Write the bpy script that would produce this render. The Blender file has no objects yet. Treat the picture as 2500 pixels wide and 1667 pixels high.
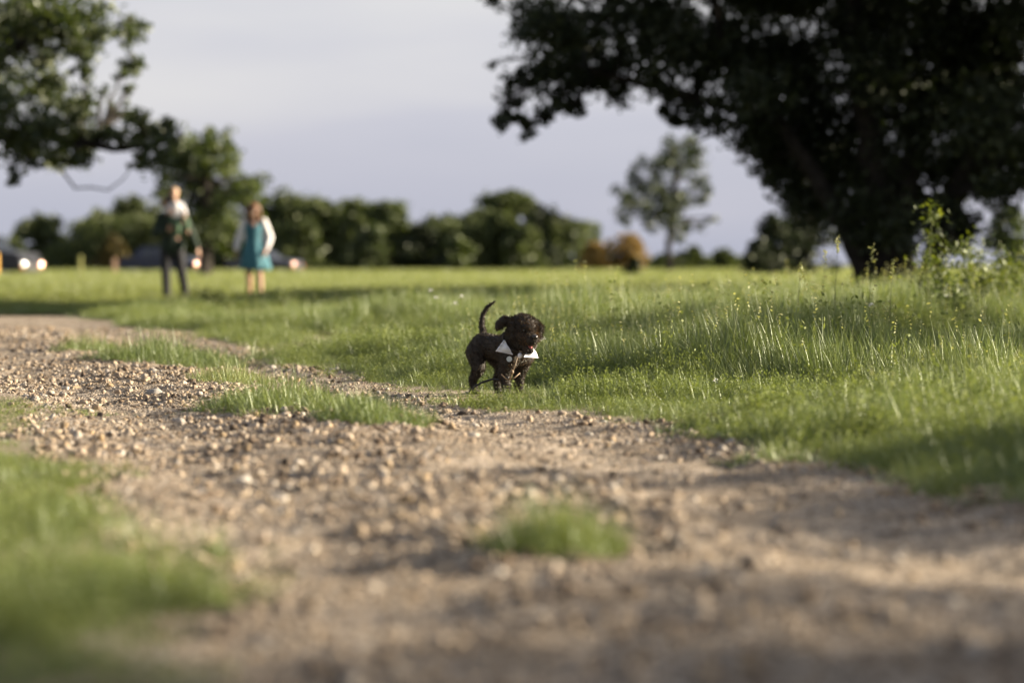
import bpy, bmesh, math, random
import numpy as np
from mathutils import Vector, Matrix, Quaternion, Euler

SC = bpy.context.scene
COL = SC.collection
R = math.radians
rng = np.random.default_rng(7)
random.seed(7)

# ------------------------------------------------------------------ camera, sky, sun, exposure
CAM_Z = 0.60
FPX = 5903.0           # focal length in pixels of a 2500 px wide picture (85 mm on 36 mm)
HOR = 645.0            # row of the horizon
cam_d = bpy.data.cameras.new('camera')
cam = bpy.data.objects.new('camera', cam_d)
COL.objects.link(cam)
cam_d.sensor_width = 36.0
cam_d.lens = 85.0
cam.location = (0, 0, CAM_Z)
cam.rotation_euler = (R(90) - math.atan((833.5 - HOR) / FPX), 0, 0)
cam_d.clip_start = 0.05
cam_d.clip_end = 4000
cam_d.dof.use_dof = True
cam_d.dof.focus_distance = 11.15
cam_d.dof.aperture_fstop = 1.6
SC.camera = cam

SUN_EL, SUN_AZ = 16.0, 9.0       # elevation; angle from +x towards +y (behind the scene)
world = bpy.data.worlds.new('World')
SC.world = world
world.use_nodes = True
wt = world.node_tree
for n in list(wt.nodes): wt.nodes.remove(n)
def wn(t, **k):
    n = wt.nodes.new(t)
    for a, b in k.items(): setattr(n, a, b)
    return n
wo = wn('ShaderNodeOutputWorld')
sky = wn('ShaderNodeTexSky', sky_type='NISHITA', sun_disc=False)
sky.sun_elevation = R(SUN_EL)
sky.sun_rotation = R(90 - SUN_AZ)
sky.air_density = 1.0; sky.dust_density = 2.0; sky.ozone_density = 1.0
bg1 = wn('ShaderNodeBackground'); bg1.inputs[1].default_value = 0.05
wt.links.new(sky.outputs[0], bg1.inputs[0])
# thin veil of cloud, lavender grey with paler patches, all round the sky
tc = wn('ShaderNodeTexCoord')
mp = wn('ShaderNodeMapping'); mp.inputs['Scale'].default_value = (2.2, 2.2, 12.0); mp.inputs['Location'].default_value = (0.35, 0.1, 0.02)
wt.links.new(tc.outputs['Generated'], mp.inputs[0])
nz = wn('ShaderNodeTexNoise'); nz.inputs['Scale'].default_value = 1.6; nz.inputs['Detail'].default_value = 4.0; nz.inputs['Roughness'].default_value = 0.42
wt.links.new(mp.outputs[0], nz.inputs[0])
sp = wn('ShaderNodeSeparateXYZ'); wt.links.new(tc.outputs['Generated'], sp.inputs[0])
el = wn('ShaderNodeMapRange'); el.inputs[1].default_value = -0.01; el.inputs[2].default_value = 0.115
el.inputs[3].default_value = 0.0; el.inputs[4].default_value = 1.0; el.clamp = True
wt.links.new(sp.outputs[2], el.inputs[0])
nr = wn('ShaderNodeMapRange'); nr.inputs[1].default_value = 0.32; nr.inputs[2].default_value = 0.68
nr.inputs[3].default_value = -0.3; nr.inputs[4].default_value = 0.3; nr.clamp = True
wt.links.new(nz.outputs['Fac'], nr.inputs[0])
ad = wn('ShaderNodeMath', operation='ADD', use_clamp=True)
wt.links.new(el.outputs[0], ad.inputs[0]); wt.links.new(nr.outputs[0], ad.inputs[1])
rp = wn('ShaderNodeValToRGB')
rp.color_ramp.elements[0].position = 0.0; rp.color_ramp.elements[0].color = (0.485, 0.505, 0.62, 1)
rp.color_ramp.elements[1].position = 1.0; rp.color_ramp.elements[1].color = (0.77, 0.755, 0.765, 1)
e = rp.color_ramp.elements.new(0.55); e.color = (0.59, 0.593, 0.685, 1)
wt.links.new(ad.outputs[0], rp.inputs[0])
bg2 = wn('ShaderNodeBackground'); bg2.inputs[1].default_value = 0.288
wt.links.new(rp.outputs[0], bg2.inputs[0])
mx = wn('ShaderNodeMixShader')
vf = wn('ShaderNodeMapRange'); vf.inputs[1].default_value = 0.12; vf.inputs[2].default_value = 0.75      # the veil thins towards the zenith
vf.inputs[3].default_value = 0.90; vf.inputs[4].default_value = 0.22; vf.clamp = True
wt.links.new(sp.outputs[2], vf.inputs[0]); wt.links.new(vf.outputs[0], mx.inputs[0])
wt.links.new(bg1.outputs[0], mx.inputs[1]); wt.links.new(bg2.outputs[0], mx.inputs[2])
wt.links.new(mx.outputs[0], wo.inputs[0])

sun_d = bpy.data.lights.new('sun', 'SUN')
sun_d.energy = 5.0; sun_d.angle = R(0.55); sun_d.color = (1.0, 0.87, 0.66)
sun = bpy.data.objects.new('sun', sun_d); COL.objects.link(sun)
sdir = Vector((math.cos(R(SUN_EL)) * math.cos(R(SUN_AZ)), math.cos(R(SUN_EL)) * math.sin(R(SUN_AZ)), math.sin(R(SUN_EL))))
sun.rotation_euler = sdir.to_track_quat('Z', 'Y').to_euler()
sun.location = (30, 5, 20)

SC.view_settings.view_transform = 'Standard'
SC.view_settings.look = 'None'
SC.view_settings.exposure = 1.85
SC.view_settings.gamma = 1.0
SC.view_settings.use_curve_mapping = False
SC.render.engine = 'CYCLES'
SC.cycles.max_bounces = 6
SC.cycles.transparent_max_bounces = 4
SC.cycles.diffuse_bounces = 3
SC.cycles.glossy_bounces = 2
SC.cycles.use_denoising = True

# ------------------------------------------------------------------ helpers
def tag(o, label=None, cat=None, group=None, kind=None):
    if label: o['label'] = label
    if cat: o['category'] = cat
    if group: o['group'] = group
    if kind: o['kind'] = kind
    return o

def empty(name, loc=(0, 0, 0), rz=0.0):
    o = bpy.data.objects.new(name, None); COL.objects.link(o)
    o.location = loc; o.rotation_euler = (0, 0, rz); o.empty_display_size = 0.2
    return o

def link(name, me, mat=None, parent=None, loc=None, smooth=False):
    o = bpy.data.objects.new(name, me); COL.objects.link(o)
    if mat is not None and not me.materials: me.materials.append(mat)
    if parent is not None: o.parent = parent
    if loc is not None: o.location = loc
    if smooth: me.polygons.foreach_set('use_smooth', [True] * len(me.polygons))
    return o

def np_mesh(name, V, F):
    """mesh from numpy verts (n,3) and faces (m,k) of one size"""
    V = np.ascontiguousarray(V, dtype=np.float32); F = np.ascontiguousarray(F, dtype=np.int32)
    me = bpy.data.meshes.new(name)
    k = F.shape[1]
    me.vertices.add(len(V)); me.vertices.foreach_set('co', V.ravel())
    me.loops.add(F.size); me.loops.foreach_set('vertex_index', F.ravel())
    me.polygons.add(len(F)); me.polygons.foreach_set('loop_start', np.arange(0, F.size, k, dtype=np.int32))
    me.polygons.foreach_set('loop_total', np.full(len(F), k, dtype=np.int32))
    me.update(calc_edges=True)
    return me

class MB:
    """collects simple shapes into one mesh"""
    def __init__(s): s.v = []; s.f = []
    def add(s, V, F):
        b = len(s.v); s.v += [tuple(p) for p in V]; s.f += [tuple(i + b for i in f) for f in F]
    def tube(s, pts, rad, k=7, cap=True):
        pts = [Vector(p) for p in pts]; V = []; F = []
        n = len(pts)
        up = Vector((0, 0, 1))
        for i, p in enumerate(pts):
            d = (pts[min(i + 1, n - 1)] - pts[max(i - 1, 0)]).normalized()
            a = d.cross(up)
            if a.length < 0.05: a = d.cross(Vector((1, 0, 0)))
            a.normalize(); b = d.cross(a).normalized()
            r = rad[i] if hasattr(rad, '__len__') else rad
            for j in range(k):
                t = 2 * math.pi * j / k
                V.append(p + (a * math.cos(t) + b * math.sin(t)) * r)
        for i in range(n - 1):
            for j in range(k):
                j2 = (j + 1) % k
                F.append((i * k + j, i * k + j2, (i + 1) * k + j2, (i + 1) * k + j))
        if cap:
            F.append(tuple(range(k - 1, -1, -1))); F.append(tuple((n - 1) * k + j for j in range(k)))
        s.add(V, F)
    def ball(s, c, r, seg=12, rings=8, rot=None):
        if not hasattr(r, '__len__'): r = (r, r, r)
        V = []; F = []
        M = rot if rot is not None else Matrix.Identity(3)
        c = Vector(c)
        V.append(c + M @ Vector((0, 0, r[2])))
        for i in range(1, rings):
            a = math.pi * i / rings
            for j in range(seg):
                t = 2 * math.pi * j / seg
                V.append(c + M @ Vector((r[0] * math.sin(a) * math.cos(t), r[1] * math.sin(a) * math.sin(t), r[2] * math.cos(a))))
        V.append(c + M @ Vector((0, 0, -r[2])))
        for j in range(seg): F.append((0, 1 + j, 1 + (j + 1) % seg))
        for i in range(rings - 2):
            for j in range(seg):
                a = 1 + i * seg + j; b = 1 + i * seg + (j + 1) % seg
                F.append((a, a + seg, b + seg, b))
        last = len(V) - 1; q = 1 + (rings - 2) * seg
        for j in range(seg): F.append((q + j, last, q + (j + 1) % seg))
        s.add(V, F)
    def cap(s, a, b, ra, rb=None):
        """capsule: two balls and a cone between"""
        rb = ra if rb is None else rb
        s.ball(a, ra, 14, 9); s.ball(b, rb, 14, 9)
        s.tube([a, b], [ra, rb], 14)
    def chain(s, pts, rads):
        for i in range(len(pts) - 1): s.cap(pts[i], pts[i + 1], rads[i], rads[i + 1])
    def box(s, c, d, M=None):
        V = [Vector((x * d[0] / 2, y * d[1] / 2, z * d[2] / 2)) for x in (-1, 1) for y in (-1, 1) for z in (-1, 1)]
        if M is not None: V = [M @ v for v in V]
        c = Vector(c)
        s.add([v + c for v in V], [(0, 1, 3, 2), (4, 6, 7, 5), (0, 4, 5, 1), (2, 3, 7, 6), (0, 2, 6, 4), (1, 5, 7, 3)])
    def mesh(s, name):
        me = bpy.data.meshes.new(name); me.from_pydata(s.v, [], s.f); me.update(); return me
    def build(s, name, mat, parent=None, smooth=True, bevel=0.0):
        me = s.mesh(name)
        if bevel > 0:
            bm = bmesh.new(); bm.from_mesh(me)
            bmesh.ops.bevel(bm, geom=list(bm.edges), offset=bevel, segments=2, affect='EDGES', clamp_overlap=True)
            bm.to_mesh(me); bm.free()
        return link(name, me, mat, parent, smooth=smooth)
    def fuse(s, name, mat, parent=None, voxel=0.01, smooth=6, factor=0.5):
        """one continuous surface: voxel union of all shapes, then relaxed"""
        me = s.mesh('tmp'); o = bpy.data.objects.new('tmp', me); COL.objects.link(o)
        m = o.modifiers.new('r', 'REMESH'); m.mode = 'VOXEL'; m.voxel_size = voxel; m.use_smooth_shade = True
        m2 = o.modifiers.new('s', 'SMOOTH'); m2.iterations = smooth; m2.factor = factor
        dg = bpy.context.evaluated_depsgraph_get(); dg.update()
        me2 = bpy.data.meshes.new_from_object(o.evaluated_get(dg))
        bpy.data.objects.remove(o); bpy.data.meshes.remove(me)
        me2.name = name
        return link(name, me2, mat, parent, smooth=True)

# ---- value noise on the plane
def _hash(ix, iy, seed):
    h = (ix.astype(np.int64) * 374761393 + iy.astype(np.int64) * 668265263 + seed * 974634721) & 0x7fffffff
    h = ((h ^ (h >> 13)) * 1274126177) & 0x7fffffff
    h = h ^ (h >> 16)
    return (h & 0xffff) / 65535.0
def vnoise(x, y, scale, seed=0):
    x = np.asarray(x, float) / scale; y = np.asarray(y, float) / scale
    ix = np.floor(x); iy = np.floor(y); fx = x - ix; fy = y - iy
    fx = fx * fx * (3 - 2 * fx); fy = fy * fy * (3 - 2 * fy)
    a = _hash(ix, iy, seed); b = _hash(ix + 1, iy, seed); c = _hash(ix, iy + 1, seed); d = _hash(ix + 1, iy + 1, seed)
    return (a * (1 - fx) + b * fx) * (1 - fy) + (c * (1 - fx) + d * fx) * fy
def fbm(x, y, scale, seed=0):
    return (vnoise(x, y, scale, seed) * 0.57 + vnoise(x, y, scale * 0.47, seed + 11) * 0.28 + vnoise(x, y, scale * 0.21, seed + 23) * 0.15)
def sstep(t):
    t = np.clip(t, 0, 1); return t * t * (3 - 2 * t)

# ---- the lie of the land
YR = [-30, 0, 5.85, 7.3, 8.33, 9.32, 10.0, 10.64, 12.2, 13.6, 16.5, 28.0, 28.9, 29.6, 30.5]; XR = [10.1, 2.66, 1.18, 0.96, 0.75, 0.32, -0.07, -0.36, -0.70, -1.07, -1.66, -5.0, -6.6, -12.0, -40.0]
YL = [-30, 0, 3.95, 4.7, 6.4, 10.3, 11.2, 16.5, 22.0, 24.0, 24.8]; XL = [7.4, 0.42, -0.66, -0.86, -1.29, -2.10, -2.46, -4.1, -6.4, -9.0, -40.0]
def xr(y): return np.interp(y, YR, XR)
def xl(y): return np.interp(y, YL, XL)
def edge_dist(x, y):
    """>0 outside the track (right of it or left), <0 inside; returns (right, left)"""
    w = (fbm(x, y, 0.7, 3) - 0.5) * 0.40
    return (x - xr(y)) * 0.96 + w, (xl(y) - x) * 0.96 + (fbm(x, y, 0.6, 4) - 0.5) * 0.36 + 0.06
def ground_z(x, y):
    x = np.asarray(x, float); y = np.asarray(y, float)
    dr = (x - xr(y)) * 0.96; dl = (xl(y) - x) * 0.96
    inside = sstep(-np.maximum(dr, dl) / 0.3)
    z = 0.03 * sstep((dr - 0.25) / 1.2) + 0.03 * sstep(dl / 0.8)
    z = z + 0.05 * sstep((x - 0.8) / 4.5) * sstep((y - 12.0) / 12.0)
    z = z + ((fbm(x, y, 5.0, 5) - 0.5) * 0.12 + (vnoise(x, y, 1.5, 6) - 0.5) * 0.09) * sstep(np.maximum(dr, dl) / 1.2)
    wdt = np.maximum(xr(y) - xl(y), 0.1); u = (x - xl(y)) / wdt
    rut = np.exp(-((u - 0.22) / 0.13) ** 2) + np.exp(-((u - 0.78) / 0.13) ** 2)
    z = z + inside * (0.02 * np.exp(-((u - 0.5) / 0.2) ** 2) - 0.022 * rut)
    z = z + inside * ((fbm(x, y, 0.6, 9) - 0.5) * 0.03 + (fbm(x, y, 0.13, 10) - 0.5) * 0.046)
    return z
def gz(x, y): return float(ground_z(np.array([x]), np.array([y]))[0])
def at(px, py, d):
    """the place at distance d that the photograph shows at (px, py)"""
    return Vector(((px - 1250) / FPX * d, d, CAM_Z + (HOR - py) / FPX * d))

# ------------------------------------------------------------------ materials
def mat(name):
    m = bpy.data.materials.new(name); m.use_nodes = True
    t = m.node_tree
    for n in list(t.nodes): t.nodes.remove(n)
    out = t.nodes.new('ShaderNodeOutputMaterial')
    return m, t, out
def ramp(t, src, stops):
    r = t.nodes.new('ShaderNodeValToRGB')
    el = r.color_ramp.elements
    el[0].position, el[0].color = stops[0][0], (*stops[0][1], 1)
    el[1].position, el[1].color = stops[-1][0], (*stops[-1][1], 1)
    for p, c in stops[1:-1]:
        e = el.new(p); e.color = (*c, 1)
    t.links.new(src, r.inputs[0])
    return r.outputs[0]
def plain(name, color, rough=0.6, metal=0.0, var=0.12, scale=30.0, bump=0.0, spec=0.5, coat=0.0):
    m, t, out = mat(name)
    b = t.nodes.new('ShaderNodeBsdfPrincipled')
    b.inputs['Roughness'].default_value = rough; b.inputs['Metallic'].default_value = metal
    b.inputs['Specular IOR Level'].default_value = spec; b.inputs['Coat Weight'].default_value = coat
    tc = t.nodes.new('ShaderNodeTexCoord')
    n = t.nodes.new('ShaderNodeTexNoise'); n.inputs['Scale'].default_value = scale; n.inputs['Detail'].default_value = 4
    t.links.new(tc.outputs['Object'], n.inputs[0])
    lo = tuple(c * (1 - var) for c in color); hi = tuple(min(1, c * (1 + var)) for c in color)
    t.links.new(ramp(t, n.outputs['Fac'], [(0.3, lo), (0.7, hi)]), b.inputs['Base Color'])
    if bump:
        bp = t.nodes.new('ShaderNodeBump'); bp.inputs['Strength'].default_value = bump; bp.inputs['Distance'].default_value = 0.01
        t.links.new(n.outputs['Fac'], bp.inputs['Height']); t.links.new(bp.outputs[0], b.inputs['Normal'])
    t.links.new(b.outputs[0], out.inputs[0])
    return m
def leafy(name, stops, trans=0.45, rough=0.55, gloss=0.05, tint=(1.25, 1.3, 0.7), obj_var=0.0):
    """thin leaf or blade: colour differs per leaf, part of the light passes through"""
    m, t, out = mat(name)
    g = t.nodes.new('ShaderNodeNewGeometry')
    src = g.outputs['Random Per Island']
    if obj_var:
        oi = t.nodes.new('ShaderNodeObjectInfo')
        mm = t.nodes.new('ShaderNodeMix'); mm.data_type = 'FLOAT'
        mm.inputs[0].default_value = obj_var
        t.links.new(src, mm.inputs[2]); t.links.new(oi.outputs['Random'], mm.inputs[3]); src = mm.outputs[0]
    c = ramp(t, src, stops)
    d = t.nodes.new('ShaderNodeBsdfDiffuse'); t.links.new(c, d.inputs[0])
    tr = t.nodes.new('ShaderNodeBsdfTranslucent')
    mu = t.nodes.new('ShaderNodeMix'); mu.data_type = 'RGBA'; mu.blend_type = 'MULTIPLY'; mu.inputs[0].default_value = 1.0
    t.links.new(c, mu.inputs[6]); mu.inputs[7].default_value = (*tint, 1)
    t.links.new(mu.outputs[2], tr.inputs[0])
    m1 = t.nodes.new('ShaderNodeMixShader'); m1.inputs[0].default_value = trans
    t.links.new(d.outputs[0], m1.inputs[1]); t.links.new(tr.outputs[0], m1.inputs[2])
    gl = t.nodes.new('ShaderNodeBsdfGlossy'); gl.inputs['Roughness'].default_value = rough; gl.inputs[0].default_value = (0.9, 0.95, 0.85, 1)
    m2 = t.nodes.new('ShaderNodeMixShader'); m2.inputs[0].default_value = gloss
    t.links.new(m1.outputs[0], m2.inputs[1]); t.links.new(gl.outputs[0], m2.inputs[2])
    t.links.new(m2.outputs[0], out.inputs[0])
    return m

def ground_material():
    m, t, out = mat('turf_soil')
    b = t.nodes.new('ShaderNodeBsdfPrincipled'); b.inputs['Roughness'].default_value = 0.95; b.inputs['Specular IOR Level'].default_value = 0.1
    tc = t.nodes.new('ShaderNodeTexCoord')
    n = t.nodes.new('ShaderNodeTexNoise'); n.inputs['Scale'].default_value = 1.3; n.inputs['Detail'].default_value = 8; n.inputs['Roughness'].default_value = 0.7
    n2 = t.nodes.new('ShaderNodeTexNoise'); n2.inputs['Scale'].default_value = 0.12; n2.inputs['Detail'].default_value = 3
    t.links.new(tc.outputs['Object'], n.inputs[0]); t.links.new(tc.outputs['Object'], n2.inputs[0])
    c1 = ramp(t, n.outputs['Fac'], [(0.3, (0.05, 0.045, 0.022)), (0.55, (0.085, 0.082, 0.034)), (0.75, (0.13, 0.12, 0.06))])
    c2 = ramp(t, n2.outputs['Fac'], [(0.35, (0.75, 0.85, 0.7)), (0.65, (1.15, 1.1, 0.9))])
    mu = t.nodes.new('ShaderNodeMix'); mu.data_type = 'RGBA'; mu.blend_type = 'MULTIPLY'; mu.inputs[0].default_value = 1
    t.links.new(c1, mu.inputs[6]); t.links.new(c2, mu.inputs[7])
    t.links.new(mu.outputs[2], b.inputs['Base Color'])
    bp = t.nodes.new('ShaderNodeBump'); bp.inputs['Strength'].default_value = 0.8; bp.inputs['Distance'].default_value = 0.03
    n3 = t.nodes.new('ShaderNodeTexNoise'); n3.inputs['Scale'].default_value = 22; n3.inputs['Detail'].default_value = 5
    t.links.new(tc.outputs['Object'], n3.inputs[0]); t.links.new(n3.outputs['Fac'], bp.inputs['Height'])
    t.links.new(bp.outputs[0], b.inputs['Normal'])
    t.links.new(b.outputs[0], out.inputs[0])
    return m
def track_material():
    m, t, out = mat('packed_gravel')
    b = t.nodes.new('ShaderNodeBsdfPrincipled'); b.inputs['Roughness'].default_value = 0.9; b.inputs['Specular IOR Level'].default_value = 0.2
    tc = t.nodes.new('ShaderNodeTexCoord')
    n = t.nodes.new('ShaderNodeTexNoise'); n.inputs['Scale'].default_value = 2.2; n.inputs['Detail'].default_value = 7; n.inputs['Roughness'].default_value = 0.65
    v = t.nodes.new('ShaderNodeTexVoronoi'); v.inputs['Scale'].default_value = 75
    v2 = t.nodes.new('ShaderNodeTexVoronoi'); v2.inputs['Scale'].default_value = 160
    for q in (n, v, v2): t.links.new(tc.outputs['Object'], q.inputs[0])
    c = ramp(t, n.outputs['Fac'], [(0.3, (0.24, 0.192, 0.145)), (0.48, (0.44, 0.368, 0.292)), (0.7, (0.54, 0.465, 0.39))])
    hs = t.nodes.new('ShaderNodeSeparateColor'); t.links.new(v.outputs['Color'], hs.inputs[0])
    c2 = ramp(t, hs.outputs[0], [(0.0, (0.3, 0.28, 0.26)), (0.35, (0.85, 0.8, 0.75)), (0.7, (1.0, 0.95, 0.9)), (1.0, (1.4, 1.35, 1.3))])
    mu = t.nodes.new('ShaderNodeMix'); mu.data_type = 'RGBA'; mu.blend_type = 'MULTIPLY'; mu.inputs[0].default_value = 0.9
    t.links.new(c, mu.inputs[6]); t.links.new(c2, mu.inputs[7]); t.links.new(mu.outputs[2], b.inputs['Base Color'])
    b1 = t.nodes.new('ShaderNodeBump'); b1.inputs['Strength'].default_value = 0.9; b1.inputs['Distance'].default_value = 0.02; b1.invert = True
    t.links.new(v.outputs['Distance'], b1.inputs['Height'])
    b2 = t.nodes.new('ShaderNodeBump'); b2.inputs['Strength'].default_value = 0.7; b2.inputs['Distance'].default_value = 0.01; b2.invert = True
    t.links.new(v2.outputs['Distance'], b2.inputs['Height']); t.links.new(b1.outputs[0], b2.inputs['Normal'])
    t.links.new(b2.outputs[0], b.inputs['Normal'])
    t.links.new(b.outputs[0], out.inputs[0])
    return m
def stone_material():
    m, t, out = mat('gravel_stone')
    b = t.nodes.new('ShaderNodeBsdfPrincipled'); b.inputs['Roughness'].default_value = 0.7; b.inputs['Specular IOR Level'].default_value = 0.3
    oi = t.nodes.new('ShaderNodeObjectInfo')
    c = ramp(t, oi.outputs['Random'], [(0.0, (0.065, 0.048, 0.036)), (0.18, (0.17, 0.122, 0.082)), (0.34, (0.34, 0.268, 0.20)), (0.56, (0.42, 0.352, 0.285)),
                                       (0.66, (0.33, 0.24, 0.14)), (0.80, (0.41, 0.345, 0.275)), (0.94, (0.37, 0.34, 0.315)), (1.0, (0.50, 0.455, 0.40))])
    tc = t.nodes.new('ShaderNodeTexCoord')
    n = t.nodes.new('ShaderNodeTexNoise'); n.inputs['Scale'].default_value = 1.8; n.inputs['Detail'].default_value = 5
    t.links.new(tc.outputs['Object'], n.inputs[0])
    c2 = ramp(t, n.outputs['Fac'], [(0.3, (0.68, 0.65, 0.62)), (0.7, (1.18, 1.15, 1.1))])
    mu = t.nodes.new('ShaderNodeMix'); mu.data_type = 'RGBA'; mu.blend_type = 'MULTIPLY'; mu.inputs[0].default_value = 1
    t.links.new(c, mu.inputs[6]); t.links.new(c2, mu.inputs[7]); t.links.new(mu.outputs[2], b.inputs['Base Color'])
    bp = t.nodes.new('ShaderNodeBump'); bp.inputs['Strength'].default_value = 0.4; bp.inputs['Distance'].default_value = 0.1
    t.links.new(n.outputs['Fac'], bp.inputs['Height']); t.links.new(bp.outputs[0], b.inputs['Normal'])
    t.links.new(b.outputs[0], out.inputs[0])
    return m

M_GROUND = ground_material(); M_TRACK = track_material(); M_STONE = stone_material()
G_STOPS = [(0.0, (0.070, 0.100, 0.034)), (0.35, (0.132, 0.172, 0.056)), (0.7, (0.195, 0.225, 0.085)), (0.95, (0.25, 0.258, 0.115)), (1.0, (0.32, 0.285, 0.15))]
M_GRASS = leafy('grass_blade', G_STOPS, trans=0.30, gloss=0.07, rough=0.45, tint=(1.3, 1.35, 0.6), obj_var=0.45)
M_HERB = leafy('herb_leaf', [(0.0, (0.09, 0.12, 0.04)), (0.5, (0.165, 0.195, 0.065)), (1.0, (0.23, 0.25, 0.10))], trans=0.3, gloss=0.015, rough=0.6, tint=(1.3, 1.35, 0.6), obj_var=0.45)
M_GRASS_FAR = leafy('meadow_blade', [(0.0, (0.13, 0.152, 0.048)), (0.5, (0.19, 0.208, 0.07)), (1.0, (0.27, 0.265, 0.105))], trans=0.5, gloss=0.05, rough=0.5, tint=(1.15, 1.25, 0.6), obj_var=0.5)
M_SEED = leafy('seed_head', [(0.0, (0.22, 0.23, 0.09)), (1.0, (0.36, 0.34, 0.17))], trans=0.4, gloss=0.03)
M_PETAL = leafy('white_petal', [(0.0, (0.7, 0.68, 0.66)), (1.0, (0.8, 0.78, 0.78))], trans=0.3, gloss=0.02, tint=(1, 1, 1))
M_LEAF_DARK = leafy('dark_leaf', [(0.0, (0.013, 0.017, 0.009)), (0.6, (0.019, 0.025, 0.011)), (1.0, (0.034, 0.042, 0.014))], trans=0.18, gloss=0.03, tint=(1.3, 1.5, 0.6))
M_LEAF_MID = leafy('oak_leaf', [(0.0, (0.022, 0.031, 0.011)), (0.6, (0.042, 0.056, 0.016)), (1.0, (0.080, 0.094, 0.024))], trans=0.38, gloss=0.05, tint=(1.3, 1.45, 0.6))
M_LEAF_FAR = leafy('wood_leaf', [(0.0, (0.036, 0.047, 0.019)), (0.6, (0.066, 0.081, 0.028)), (1.0, (0.115, 0.132, 0.042))], trans=0.3, gloss=0.03, tint=(1.25, 1.35, 0.6))
M_LEAF_GREEN = leafy('bright_leaf', [(0.0, (0.032, 0.043, 0.013)), (0.6, (0.056, 0.074, 0.019)), (1.0, (0.10, 0.12, 0.03))], trans=0.38, gloss=0.04, tint=(1.3, 1.4, 0.6))
M_LEAF_PALE = leafy('grey_green_leaf', [(0.0, (0.025, 0.034, 0.018)), (0.6, (0.04, 0.051, 0.025)), (1.0, (0.065, 0.077, 0.034))], trans=0.3, gloss=0.04, tint=(1.1, 1.2, 0.8))
M_LEAF_RUST = leafy('rusty_leaf', [(0.0, (0.17, 0.11, 0.03)), (0.6, (0.26, 0.17, 0.05)), (1.0, (0.33, 0.23, 0.08))], trans=0.3, gloss=0.03, tint=(1.2, 1.1, 0.7))
M_LEAF_BROWN = leafy('brown_leaf', [(0.0, (0.06, 0.045, 0.014)), (1.0, (0.11, 0.085, 0.022))], trans=0.3, gloss=0.03, tint=(1.2, 1.1, 0.7))
M_LEAF_WEED = leafy('weed_leaf', [(0.0, (0.04, 0.055, 0.012)), (0.6, (0.075, 0.098, 0.016)), (1.0, (0.14, 0.16, 0.024))], trans=0.4, gloss=0.05, tint=(1.4, 1.4, 0.4))
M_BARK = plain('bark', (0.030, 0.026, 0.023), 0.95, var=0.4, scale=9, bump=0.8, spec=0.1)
M_BARK_PALE = plain('pale_bark', (0.17, 0.16, 0.15), 0.9, var=0.3, scale=9, bump=0.6, spec=0.1)
M_STEM = plain('green_stem', (0.11, 0.13, 0.04), 0.8, var=0.25, scale=40)

# ------------------------------------------------------------------ ground and track
def axis(lo, hi, fine_lo, fine_hi, step, grow=1.22):
    a = list(np.arange(fine_lo, fine_hi + 1e-6, step))
    s = step; p = a[-1]
    while p < hi: s *= grow; p += s; a.append(p)
    s = step; p = a[0]
    while p > lo: s *= grow; p -= s; a.insert(0, p)
    return np.array(a)
def grid_faces(nx, ny):
    i = np.arange(nx - 1)[None, :] + np.arange(ny - 1)[:, None] * nx
    i = i.ravel()
    return np.stack([i, i + 1, i + 1 + nx, i + nx], 1)
gx = axis(-1800, 1800, -9, 9, 0.12); gy = axis(-60, 3200, 1.5, 34, 0.12)
X, Y = np.meshgrid(gx, gy)
Z = ground_z(X, Y)
ins = sstep((-np.maximum((X - xr(Y)) * 0.96, (xl(Y) - X) * 0.96) + 0.75) / 0.25) * (Y < 30)
Z = Z - 0.05 * ins
gme = np_mesh('ground', np.stack([X, Y, Z], -1).reshape(-1, 3), grid_faces(len(gx), len(gy)))
tag(link('ground', gme, M_GROUND, smooth=True), kind='structure')

ty = np.concatenate([np.arange(-6, 2, 0.25), np.arange(2, 14, 0.035), np.arange(14, 27.6, 0.07)])
tu = np.linspace(-0.40, 1.40, 100)
TY, TU = np.meshgrid(ty, tu, indexing='ij')
TX = xl(TY) + (xr(TY) - xl(TY)) * TU
TZ = ground_z(TX, TY) + 0.006 - 0.10 * (sstep((-0.30 - TU) / 0.10) + sstep((TU - 1.30) / 0.10))
tme = np_mesh('gravel_track', np.stack([TX, TY, TZ], -1).reshape(-1, 3), grid_faces(len(tu), len(ty))[:, ::-1])
tag(link('gravel_track', tme, M_TRACK, smooth=True), kind='structure')

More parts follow.
